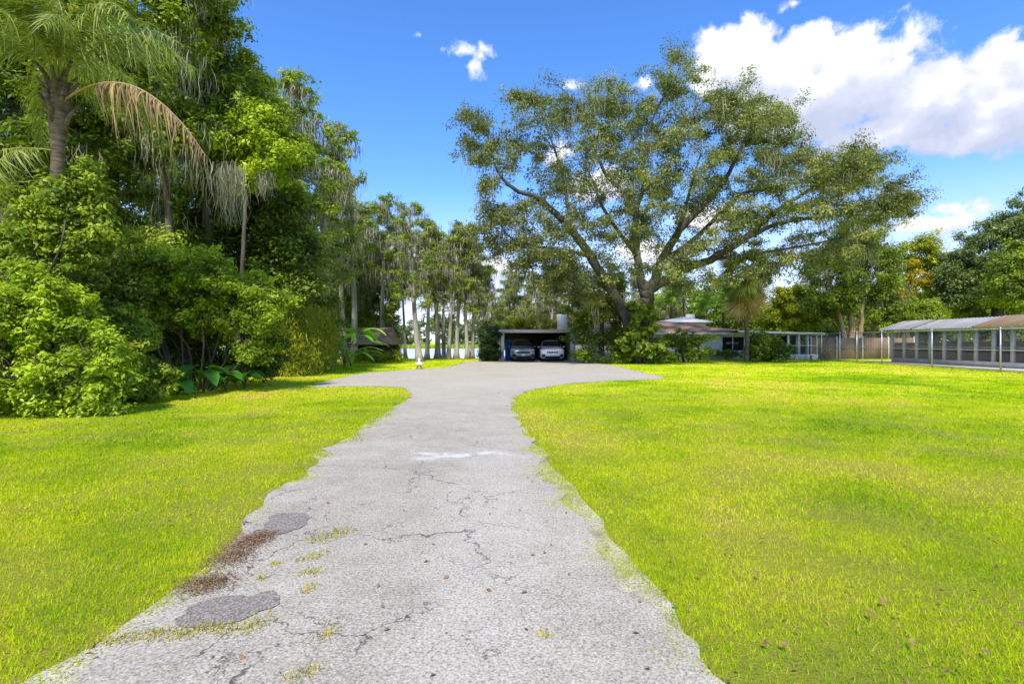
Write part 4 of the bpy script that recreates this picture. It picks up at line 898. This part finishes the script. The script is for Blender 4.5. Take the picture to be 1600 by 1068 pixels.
def house():
    r = thing('house', 'long low white house with a brown shingle roof behind shrubs', 'house'); y0 = 47.0; xa, xb = 5.6, 21.3
    part(r, 'wall', M_white, (xa, 19.28, y0, y0 + 8, 0, 2.42), (19.282, 21.298, y0, y0 + .3, 0, .80), (19.282, 21.298, y0, y0 + .3, 2.1, 2.42), (21.3, 21.6, y0, y0 + 8, 0, 2.42), (19.282, 21.298, y0 + 3, y0 + 3.2, 0, 2.42))
    f = part(r, 'window', M_white, (19.22, 21.34, y0 - .04, y0 - .003, .74, .82), (19.22, 21.34, y0 - .04, y0 - .003, 2.07, 2.15), (19.22, 19.29, y0 - .04, y0 - .003, .822, 2.068), (21.27, 21.34, y0 - .04, y0 - .003, .822, 2.068), (20.22, 20.29, y0 - .02, y0 + .02, .822, 2.068))
    part(f, 'pane', M_winglass, (19.285, 21.295, y0 + .05, y0 + .07, .81, 2.09))
    f = part(r, 'window', M_white, (13.95, 17.25, y0 - .04, y0 - .003, 1.02, 1.1), (13.95, 17.25, y0 - .04, y0 - .003, 2.05, 2.13), (13.95, 14.03, y0 - .04, y0 - .003, 1.1, 2.05), (17.17, 17.25, y0 - .04, y0 - .003, 1.1, 2.05))
    part(f, 'pane', M_winglass, (14.03, 17.17, y0 - .02, y0 - .004, 1.1, 2.05))
    # hipped roof with a white fascia
    e = (xa - .5, xb + .9, y0 - .7, y0 + 8.7, 2.44); rz = 3.65; g = Geo()
    A = [(e[0], e[2], e[4]), (e[1], e[2], e[4]), (e[1], e[3], e[4]), (e[0], e[3], e[4]), (e[0] + 4.6, y0 + 4, rz), (e[1] - 6.4, y0 + 4, rz - .05)]
    lo = [(a[0], a[1], a[2] - .06) for a in A[:4]]
    g.poly([A[0], A[1], A[5], A[4]]); g.poly([A[1], A[2], A[5]]); g.poly([A[2], A[3], A[4], A[5]]); g.poly([A[3], A[0], A[4]]); g.poly(lo[::-1])
    roof = g.build('roof', M_shingle, r)
    part(r, 'fascia', M_roofwhite, (e[0], e[1], e[2] - .04, e[2] - .002, 2.26, 2.46), (e[1] + .002, e[1] + .04, e[2], e[3], 2.26, 2.46))
    # raised white roof with its clerestory and stack
    cx0, cx1 = W(1026, 0, 53)[0], W(1103, 0, 53)[0]; g = Geo(); zz = 3.68; p = 4.2
    B = [(cx0, 51.2, zz), (cx1, 51.2, zz), (cx1, 56, zz), (cx0, 56, zz), ((cx0 + cx1) / 2 + .3, 53.2, p)]
    for i in range(4): g.poly([B[i], B[(i + 1) % 4], B[4]])
    g.poly([(b[0], b[1], b[2] - .12) for b in B[:4]][::-1]); 
    for i in range(4): a, b = B[i], B[(i + 1) % 4]; g.poly([(a[0], a[1], zz - .12), (b[0], b[1], zz - .12), b, a])
    g.build('upper_roof', M_roofwhite, r); part(r, 'upper_wall', M_white, (cx0 + .5, cx1 - .5, 51.8, 55.5, 3.0, zz - .125))
    sx = W(1081, 0, 54)[0]; c = part(roof, 'chimney', M_fascia, (sx - .4, sx + .4, 54.2, 54.9, 3.6, 4.55)); 
    sx = W(878, 0, 50)[0]; c = part(roof, 'chimney', M_white, (sx - .46, sx + .46, 49.8, 50.7, 2.3, 4.3)); part(roof, 'chimney_cap', M_black, (sx - .2, sx + .2, 50.0, 50.4, 4.252, 4.5))
    part(r, 'rear_wing', M_white, (4.2, 5.598, 48.4, 55, 0, 2.3)); part(r, 'rear_wing_roof', M_fascia, (3.4, 5.09, 48.31, 55.3, 2.32, 2.5))
house()

def porch():
    r = thing('screened_porch', 'white screened porch with a thin flat roof at the house end', 'porch'); x0, x1, y0, y1 = 22.0, 27.3, 45.6, 50.5
    g = Geo(); g.poly([(x0 - 2.1, y0 - .5, 2.62), (x1 + .3, y0 - .5, 2.40), (x1 + .3, y1, 2.40), (x0 - 2.1, y1, 2.62)]); g.poly([(x0 - 2.1, y0 - .5, 2.46), (x1 + .3, y0 - .5, 2.24), (x1 + .3, y1, 2.24), (x0 - 2.1, y1, 2.46)][::-1])
    g.poly([(x0 - 2.1, y0 - .5, 2.46), (x1 + .3, y0 - .5, 2.24), (x1 + .3, y0 - .5, 2.40), (x0 - 2.1, y0 - .5, 2.62)]); g.poly([(x1 + .3, y0 - .5, 2.24), (x1 + .3, y1, 2.24), (x1 + .3, y1, 2.40), (x1 + .3, y0 - .5, 2.40)])
    g.build('roof', M_roofwhite, r)
    for x in (22.1, 23.4, 24.55, 25.5, 26.3, 27.1): part(r, 'post', M_white, (x, x + .13, y0, y0 + .13, .5, 2.26))
    for y in (47.2, 48.8, 50.2): part(r, 'post', M_white, (27.1, 27.23, y, y + .13, .5, 2.24))
    part(r, 'low_wall', M_white, (22.0, 27.25, y0 - .03, y0 + .15, 0, .498), (27.07, 27.25, y0 + .152, y1, 0, .498))
    part(r, 'rail', M_white, (22.232, 27.08, y0 + .03, y0 + .09, 1.25, 1.31)); part(r, 'back_wall', M_screen, (22.0, 27.05, y1 - .1, y1, 0, 2.2))
    part(r, 'floor', M_conc, (22.0, 27.05, y0 + .16, y1 - .11, 0.05, .12))
    b = thing('garden_bench', 'low white bench standing in front of the porch wall', 'bench', (25.6, 44.9, 0)); part(b, 'seat', M_white, (-.9, .9, -.22, .22, .40, .47)); part(b, 'leg', M_white, (-.75, -.62, -.18, .18, 0, .398)); part(b, 'leg', M_white, (.62, .75, -.18, .18, 0, .398))
porch()

def shed():
    x = W(584, 0, 43)[0]; r = thing('shed', 'small dark shed with a weathered brown shingle roof by the lake', 'shed', (x, 43, 0)); part(r, 'wall', M_darkwood, (-1.5, 1.2, 0, 3, 0, 1.55))
    g = Geo(); P = [(-2.0, -.45, 1.42), (1.6, -.45, 1.42), (1.25, 1.5, 2.85), (-1.35, 1.5, 2.85), (1.6, 3.5, 1.42), (-2.0, 3.5, 1.42)]
    g.poly([P[0], P[1], P[2], P[3]]); g.poly([P[1], P[4], P[2]]); g.poly([P[4], P[5], P[3], P[2]]); g.poly([P[5], P[0], P[3]]); g.poly([(p[0], p[1], 1.36) for p in (P[5], P[4], P[1], P[0])])
    for a, b in ((0, 1), (1, 4)): g.poly([(P[a][0], P[a][1], 1.36), (P[b][0], P[b][1], 1.36), P[b], P[a]])
    g.build('roof', M_shingle, r); part(r, 'window', M_winglass, (-.2, .5, -.03, -.004, .7, 1.25))
shed()

# ------------------------------------------------------------------ chain-link fence and kennels
def fence():
    X = 26.0; H = 2.3; ys = [22.9, 27.25, 31.7, 36.0, 38.6, 40.6, 43.0, 46.2]; r = thing('chain_link_fence', 'tall grey chain-link fence along the side of the lawn', 'fence', (X, 34, 0))
    for y in ys:
        g = Geo(); z0 = gz(X, y); g.tube(np.array([(0, y - 34, z0 - .1), (0, y - 34, z0 + H + .04)]), .042, 10); g.lathe([(.05, H + .03), (.05, H + .06), (.02, H + .11), (.001, H + .12)], 10, c=(0, y - 34, z0)); g.build('post', M_galv, r, smooth=True)
    g = Geo(); g.tube(np.array([(0, ys[0] - 34, H), (0, ys[-1] - 34, H)]), .026, 8); g.build('top_rail', M_galv, r); g = Geo(); g.tube(np.array([(0, ys[0] - 34, 1.16), (0, ys[-1] - 34, 1.16)]), .018, 8); g.build('middle_rail', M_galv, r)
    g = Geo(); s = .085; w = .0038
    for sg in (1, -1):
        c = np.arange(ys[0] - H, ys[-1] + H, s); lo = c.copy(); a0 = np.clip(c, ys[0], ys[-1]); a1 = np.clip(c + H, ys[0], ys[-1]); k = a1 - a0 > .02; c, a0, a1 = c[k], a0[k], a1[k]
        z0, z1 = (a0 - c), (a1 - c)
        if sg < 0: z0, z1 = H - z0, H - z1
        n = len(c); q = np.full(n, .03); V = np.stack([np.stack([q * 0 - w + sg * .003, a0 - 34, z0 - w], 1), np.stack([q * 0 + w + sg * .003, a0 - 34, z0 + w], 1), np.stack([q * 0 + w + sg * .003, a1 - 34, z1 + w], 1), np.stack([q * 0 - w + sg * .003, a1 - 34, z1 - w], 1)], 1)
        g.add(V.reshape(-1, 3), np.arange(4 * n).reshape(n, 4))
    g.build('wire_mesh', M_wire, r)
    # the short return to the porch
fence()
def kennels():
    X0, X1 = 28.6, 32.6; ya, yb = 23.5, 38.6; r = thing('kennel_row', 'row of open-fronted kennels under a grey metal roof behind the fence', 'kennels', (0, 0, 0))
    part(r, 'kerb', M_conc, (X0 - 1.3, X0 - .002, ya, yb + 1.0, 0, .10), (X0, X0 + .22, ya, yb, 0, .42)); part(r, 'floor', M_conc, (X0 + .222, X1, ya, yb, 0, .12))
    part(r, 'back_wall', M_kennelwood, (X1 - .1, X1, ya, yb, .122, 1.62))
    n = 13; step = (yb - ya) / n
    for i in range(n + 1):
        y = ya + i * step; part(r, 'post', M_greypaint, (X0, X0 + .16, y - .09, y + .09, .42, 2.44))
        part(r, 'partition', M_kennelwood, (X0 + .162, X1 - .102, y - .03, y + .03, .122, 1.55))
    part(r, 'rail', M_galv, *[(X0 + .05, X0 + .09, ya + i * step + .092, ya + (i + 1) * step - .092, 1.25, 1.30) for i in range(n)])
    part(r, 'header_beam', M_greypaint, (X0 - .02, X0 + .18, ya, yb, 2.442, 2.62))
    def panel(name, y0, y1, mat, dz=0., lab=None, back=False):
        g = Geo(); a, b = (X0 - .55, 2.52 + dz), (X0 + 1.35, 3.16 + dz); t = .05
        if back: a, b = (X1 + .35, 2.44 + dz), (X0 + 1.36, 3.15 + dz)
        ns = max(2, int((y1 - y0) / .12)); yy = np.linspace(y0, y1, ns); cz = .022 * np.cos(np.arange(ns) * math.pi)
        for z in (0, -t):
            V = np.stack([np.stack([np.full(ns, a[0]), yy, a[1] + cz + z], 1), np.stack([np.full(ns, b[0]), yy, b[1] + cz + z], 1)], 1).reshape(-1, 3)
            g.add(V, [(2 * i, 2 * i + 1, 2 * i + 3, 2 * i + 2) for i in range(ns - 1)])
        k = 2 * ns; g.F.append(np.array([(2 * i, 2 * i + 2, k + 2 * i + 2, k + 2 * i) for i in range(ns - 1)])); g.F.append(np.array([(0, 1, k + 1, k), (2 * ns - 2, 2 * ns - 1, k + 2 * ns - 1, k + 2 * ns - 2)]))
        o = g.build(name, mat, r, smooth=False)
        if lab: o['label'] = lab
    panel('roof', 31.2, 36.0, M_metal_roof); panel('roof', 36.02, yb + .6, M_metal_roof, .03); panel('roof', ya - .5, yb + .6, M_metal_roof, -.02, None, True); panel('roof', ya - .5, 31.18, M_rust_roof, .05, 'rusty orange end of the metal roof')
kennels()

# ------------------------------------------------------------------ cars
def car(label, loc, rz, paint, L=4.7, Wd=1.92, H=1.74, hood=1.08, nose=.78, ground=.22, grille='slots'):
    """front faces -y; body lofted from cross-sections, glass, lamps, wheels as parts"""
    root = thing('parked_car', label, 'car', loc, rz); h = Wd / 2
    # y, half width low, half width belt, half width roof, z low, z belt, z top
    S = [(-L / 2, h * .66, h * .72, h * .66, .42, nose - .18, nose - .06), (-L / 2 + .06, h * .82, h * .86, h * .76, .30, nose - .06, nose + .08), (-L / 2 + .22, h * .94, h * .95, h * .84, ground, nose + .06, hood - .12), (-L / 2 + .55, h * .98, h * .99, h * .86, ground, nose + .12, hood - .03), (-L / 2 + 1.0, h, h, h * .86, ground, nose + .15, hood + .02), (-L / 2 + 1.32, h, h, h * .84, ground, nose + .18, hood + .05),
         (-L / 2 + 1.75, h, h * .99, h * .78, ground, nose + .2, hood + .33), (-L / 2 + 2.15, h, h * .99, h * .70, ground, nose + .22, H - .06), (-L / 2 + 2.5, h, h * .99, h * .70, ground, nose + .22, H), (L / 2 - 1.0, h, h * .98, h * .69, ground, nose + .24, H - .02), (L / 2 - .45, h * .98, h * .96, h * .66, ground, nose + .24, H - .10), (L / 2 - .12, h * .94, h * .92, h * .70, ground + .05, nose + .2, hood + .1), (L / 2, h * .86, h * .84, h * .66, .4, nose, hood - .1)]
    g = Geo(); rings = []
    for (y, a, b, c, zl, zb, zt) in S:
        half = [(0, zl), (a * .8, zl), (a, zl + .08), (b + .015, (zl + zb) / 2), (b, zb - .03), (b - .02, zb), ((b + c) / 2 + .01, (zb + zt) / 2), (c, zt - .07), (c - .09, zt - .01), (c * .5, zt + .02), (0, zt + .03)]
        rings.append([(x, y, z) for x, z in half] + [(-x, y, z) for x, z in half[-2:0:-1]])
    m = len(rings[0]); V = np.array(rings).reshape(-1, 3)
    F = [(i * m + j, i * m + (j + 1) % m, (i + 1) * m + (j + 1) % m, (i + 1) * m + j) for i in range(len(S) - 1) for j in range(m)]
    g.add(V, F); g.F.append(np.array([list(range(m))[::-1]])); g.F.append(np.array([[(len(S) - 1) * m + k for k in range(m)]])); g.build('body', paint, root, smooth=True)
    g = Geo(); y0, y1 = -L / 2 + 1.42, -L / 2 + 2.1; z0, z1 = hood + .12, H - .10; nrm = unit(np.array((0, -(z1 - z0), (y1 - y0)))) * .035
    xs = np.linspace(-1, 1, 9); rows = [(y0, z0, h * .80), ((y0 + y1) / 2, (z0 + z1) / 2 + .02, h * .75), (y1, z1, h * .67)]
    P = [[np.array((x * w, y + .05 * x * x, z + .012 * (1 - x * x))) + nrm for x in xs] for y, z, w in rows]; g.add(np.array(P), [(i * 9 + j, i * 9 + j + 1, (i + 1) * 9 + j + 1, (i + 1) * 9 + j) for i in range(2) for j in range(8)]); g.build('windscreen', M_winglass, root, smooth=True)
    for s in (-1, 1):
        g = Geo(); zb, zt = nose + .27, H - .16; q = [(-L / 2 + 1.75, zb), (-L / 2 + 2.25, zt), (L / 2 - .7, zt - .02), (L / 2 - .55, zb + .05)]
        g.poly([(s * (h * .99 - (z - zb) / (H - zb) * h * .26 + .012), y, z) for y, z in q]); g.build('side_window', M_winglass, root)
        g = Geo(); g.lathe([(.02, 0), (.09, .02), (.10, .10), (.03, .13)], 10, c=(s * (h + .10), -L / 2 + 1.72, nose + .27), axis='z'); g.box(*sorted((s * (h - .03), s * (h + .04))), -L / 2 + 1.70, -L / 2 + 1.76, nose + .28, nose + .32); g.build('mirror', paint, root, smooth=True)
        g = Geo(); x = s * h * .70; yy = -L / 2 + .02
        q = [(x - s * .20, yy - .01, nose - .02), (x + s * .16, yy + .12, nose + .02), (x + s * .22, yy + .26, nose + .12), (x - s * .16, yy + .02, nose + .09)]; g.poly(q); g.poly([(a, b + .06, c) for a, b, c in q][::-1])
        for i in range(4): g.poly([q[i], q[(i + 1) % 4], tuple(np.array(q[(i + 1) % 4]) + (0, .06, 0)), tuple(np.array(q[i]) + (0, .06, 0))])
        g.build('headlight', M_lamp, root)
        g = Geo(); g.lathe([(.001, -.02), (.075, -.02), (.085, .02)], 12, axis='z'); o = g.build('fog_lamp', M_lamp, root); o.location = (s * h * .66, -L / 2 - .01, .50); o.rotation_euler = (R(90), 0, 0)
    g = Geo(); yf = -L / 2 - .035
    if grille == 'slots':
        for i in range(7): x = -.39 + i * .13; g.box(x - .045, x + .045, yf, yf + .05, nose - .16, nose + .0)
    else:
        g.box(-.52, .52, yf, yf + .05, nose - .10, nose - .03); g.box(-.52, .52, yf, yf + .05, nose - .20, nose - .13)
    g.build('grille', M_black, root)
    g = Geo(); g.box(-h * .60, h * .60, -L / 2 - .05, -L / 2 + .2, .26, .44); g.box(-h * .88, -h * .62, -L / 2 - .01, -L / 2 + .2, .36, .60); g.box(h * .62, h * .88, -L / 2 - .01, -L / 2 + .2, .36, .60); g.build('lower_bumper', M_black, root)
    part(root, 'number_plate', M_plate, (-.16, .16, -L / 2 - .07, -L / 2 - .052, .46, .60))
    for sx in (-1, 1):
        for y in (-L / 2 + .92, L / 2 - .95):
            g = Geo(); g.lathe([(.20, -.11), (.30, -.115), (.355, -.08), (.36, 0), (.355, .08), (.30, .115), (.20, .11)], 22, 'x'); wl = g.build('wheel', M_rubber, root, smooth=True); wl.location = (sx * (h - .13), y, .36)
            g = Geo(); g.lathe([(.205, .10), (.19, .07), (.05, .09), (.001, .10)], 16, 'x'); rm = g.build('rim', M_chrome, wl, smooth=True); rm.scale = (sx, 1, 1)
    g = Geo()
    for s in (-1, 1):
        for y in (-L / 2 + .92, L / 2 - .95): g.lathe([(.42, -.02), (.42, .012), (.001, .014)], 20, 'x', c=(s * (h + .002), y, .38))
    return root
car('silver grey SUV parked beside the blue bin in the carport', (W(815, 0, 43)[0] , 43.9, .012), R(3), M_silver, H=1.80, hood=1.12, nose=.86, grille='bars', Wd=1.94)
car('white SUV with a dark slotted grille parked in the carport', (W(862, 0, 43)[0], 43.9, .012), R(-1), M_carwhite, H=1.72, hood=1.08, nose=.84, Wd=1.96)

# ------------------------------------------------------------------ small things
def ornament():
    x, y = G(655, 576); r = thing('garden_ornament', 'small white garden ornament on a splayed brown stand by the drive', 'ornament', (x, y, 0)); g = Geo()
    for a in (R(45), R(135), R(225), R(315)): g.tube(np.array([(.22 * math.cos(a), .12 * math.sin(a), 0), (.07 * math.cos(a), .06 * math.sin(a), .22)]), (.03, .025), 6)
    g.build('stand', M_terra, r); g = Geo(); g.lathe([(.001, .21), (.20, .21), (.23, .30), (.21, .36), (.12, .38), (.06, .42), (.07, .5), (.10, .54), (.08, .60), (.03, .63), (.001, .635)], 14); g.build('bowl', M_white, r, smooth=True)
ornament()
def weed(px, py, s, label, long=0.0, ang=0.0):
    x, y = G(px, py); g = Geo(); n = int(95 * s + 300 * long); P = np.clip(rng.normal(size=(n, 2)), -1.7, 1.7) * np.array((.05 * s + .14 * long, .04 * s)); c, si = math.cos(ang), math.sin(ang)
    P = np.stack([P[:, 0] * c - P[:, 1] * si, P[:, 0] * si + P[:, 1] * c], 1); L = .036 * (.5 + s * .5) * rng.uniform(.4, 1.3, n); th = rng.uniform(0, 6.28, n); le = rng.uniform(.3, 1.3, n); w = .004
    D = np.stack([np.cos(th + 1.5), np.sin(th + 1.5)], 1) * w; V = np.empty((n, 3, 3)); V[:, 0, :2] = P - D; V[:, 1, :2] = P + D; V[:, :2, 2] = .008; V[:, 2, :2] = P + np.stack([np.cos(th), np.sin(th)], 1) * (L * np.sin(le))[:, None]; V[:, 2, 2] = .012 + L * np.cos(le)
    g.add(V.reshape(-1, 3), np.arange(3 * n).reshape(n, 3), np.repeat(rng.random(n), 3)); o = g.build('grass_tuft', M_weed); o.location = (x, y, 0); tag(o, label, 'weed', 'grass tufts growing through the driveway cracks')
for a in ((520, 838, 1.6, 'largest grass tuft, beside the upper dark asphalt patch', .25, .9), (488, 872, .9, 'slim grass tuft just below the largest one', .18, .8), (484, 897, 1.0, 'bushy grass tuft halfway down the cracked side of the drive'), (430, 884, .6, 'small brown tuft between the leaf litter and the cracks'), (412, 905, .6, 'faint grass tuft above the big dark asphalt patch'),
          (386, 982, 1.3, 'grass tuft on the lower corner of the big dark asphalt patch', .1, .7), (250, 996, 1.0, 'long strip of grass below the big dark asphalt patch', .9, .15), (513, 992, .7, 'tuft alone in a crack low on the driveway', .05, 1.4), (482, 922, .6, 'thin tuft between two cracks', .06, 1.4), (478, 1056, .7, 'tuft in the crack nearest the viewer', .1, .8), (852, 995, .5, 'lone pale tuft in the middle of the drive'), (322, 985, .7, 'short strip of grass under the big patch', .3, .1)):
    weed(*a)
def wire():
    P = np.array([W(300, 396, 62), W(870, 400, 62), W(1290, 405, 62), W(1640, 400, 62)]); P = np.array([(x, 62., 11.6 + .0009 * (x - 10) ** 2 * .4) for x in np.linspace(-45, 70, 40)])
    g = Geo(); g.tube(P, .018, 5); tag(g.build('overhead_wire', M_black), 'thin overhead wire strung high behind the oak', 'wire')
wire()

# ------------------------------------------------------------------ more trees: the wood closes behind everything
shrub('vine_thicket', 'leafy vine thicket wrapped round the lower trunk of the feathery palm', 'vine', 12.0, [(105, 330, 46, 46), (60, 360, 50, 40), (130, 290, 26, 34), (100, 390, 60, 36), (30, 330, 30, 40), (150, 350, 26, 40)], 130, .32, 200, .12, M_mid, stems=3, tint=(.55, .18), depth=.7)
for (px, Y, ell, mat, lab) in ((-60, 34, [(-60, 420, 120, 110), (60, 430, 120, 100), (-120, 300, 110, 120)], M_dark, 'shaded tree far back in the wood beyond the near dark tree'),
        (190, 42, [(190, 430, 110, 90), (110, 470, 90, 60), (270, 460, 90, 70)], M_dark, 'dark tree deep in the wood between the two bare vine-hung trunks'),
        (360, 44, [(360, 440, 80, 80), (420, 470, 70, 60), (310, 480, 60, 60)], M_dark, 'dark tree behind the bamboo clumps, low in the wood'),
        (470, 52, [(470, 430, 60, 70), (510, 470, 50, 50), (430, 480, 50, 50)], M_mid, 'broad leafy tree behind the pale cypress trunk')):
    tree('tree', lab, 'tree', Y, [[(px, 570, .4), (px, 500, .34), (px + 4, 420, .15)]], ell, 110, 1.5, 230, .38, mat, M_oakbark, tint=(.5, .18), depth=.7)
for (px, Y, top, rx, mat, lab) in ((1010, 78, 455, 60, M_mid, 'leafy tree seen through the oak fork beyond the house'), (1120, 74, 440, 60, M_mid, 'leafy tree behind the feathery palms and house chimney'), (1200, 76, 470, 50, M_bright, 'bright tree low behind the cabbage palm'), (1275, 72, 470, 46, M_mid, 'leafy tree between the round yellow-green tree and the tan trunks'),
        (1350, 74, 440, 60, M_dark, 'dark tree closing the view behind the tan trunks'), (1420, 76, 450, 60, M_mid, 'leafy tree behind the small orange-brown tree'), (1500, 78, 440, 60, M_dark, 'dark tree behind the grey kennel roof'), (1580, 74, 430, 70, M_dark, 'dark tree behind the rusty roof end'), (1680, 70, 400, 90, M_dark, 'dark tree at the outer end of the kennel yard')):
    tree('tree', lab, 'tree', Y, [[(px, 560, .4), (px, 500, .34), (px + 4, top + 30, .15)]], [(px, top + 45, rx, 46), (px - 30, 530, rx * .8, 34), (px + 30, 525, rx * .8, 36)], 80, 1.7, 240, .42, mat, M_oakbark, tint=(.5, .2), depth=.7)
for (px, Y, rx, lab) in ((1215, 62, 50, 'dark hedge-like bush behind the porch back wall'), (1300, 58, 46, 'dark bush at the foot of the tan trunks'), (1360, 58, 46, 'dark bush behind the far end of the kennels'), (1130, 62, 60, 'dark bush behind the house roof')):
    shrub('shrub', lab, 'shrub', Y, [(px, 545, rx, 26), (px - 20, 530, rx * .6, 20), (px + 20, 535, rx * .6, 24)], 70, .9, 200, .26, M_dark, stems=4, tint=(.55, .18))

def board_fence():
    x0, x1, y = 27.7, 37.5, 47.6; r = thing('board_fence', 'weathered brown board fence between the porch and the kennels', 'fence', (x0, y, 0)); z0 = gz(32, y)
    n = int((x1 - x0) / .16); g = Geo()
    for i in range(n): g.box(i * .16, i * .16 + .145, 0, .022, z0 - .05, 1.98 + rng.normal() * .02)
    g.build('board_panel', M_kennelwood, r)
    for i in range(5): part(r, 'post', M_greypaint, (i * 2.4, i * 2.4 + .1, -.105, -.004, z0 - .1, 2.1))
    part(r, 'rail', M_kennelwood, (0, x1 - x0, .024, .07, .4, .48), (0, x1 - x0, .024, .07, 1.6, 1.68))
board_fence()
shrub('shrub', 'reddish-green plants showing just above the carport roof', 'shrub', 50.5, [(830, 506, 44, 10), (800, 508, 20, 8), (862, 506, 20, 10), (830, 530, 50, 20)], 70, .6, 150, .2, M_bamboo, stems=4, tint=(.55, .2))

for (px, Y, top, rx, mat, lab) in ((575, 56, 400, 40, M_dark, 'dark leafy tree filling the gap above the shed roof'), (820, 70, 465, 60, M_mid, 'leafy tree low behind the carport chimney'), (900, 72, 450, 60, M_dark, 'dark tree behind the bushy tree at the carport end')):
    tree('tree', lab, 'tree', Y, [[(px, 560, .3), (px, 510, .24), (px + 3, top + 24, .1)]], [(px, top + 40, rx, 40), (px - 20, 515, rx * .8, 30), (px + 20, 520, rx * .8, 26)], 46, 1.4, 190, .38, mat, M_oakbark, tint=(.5, .2), moss=30, moss_len=2.0)
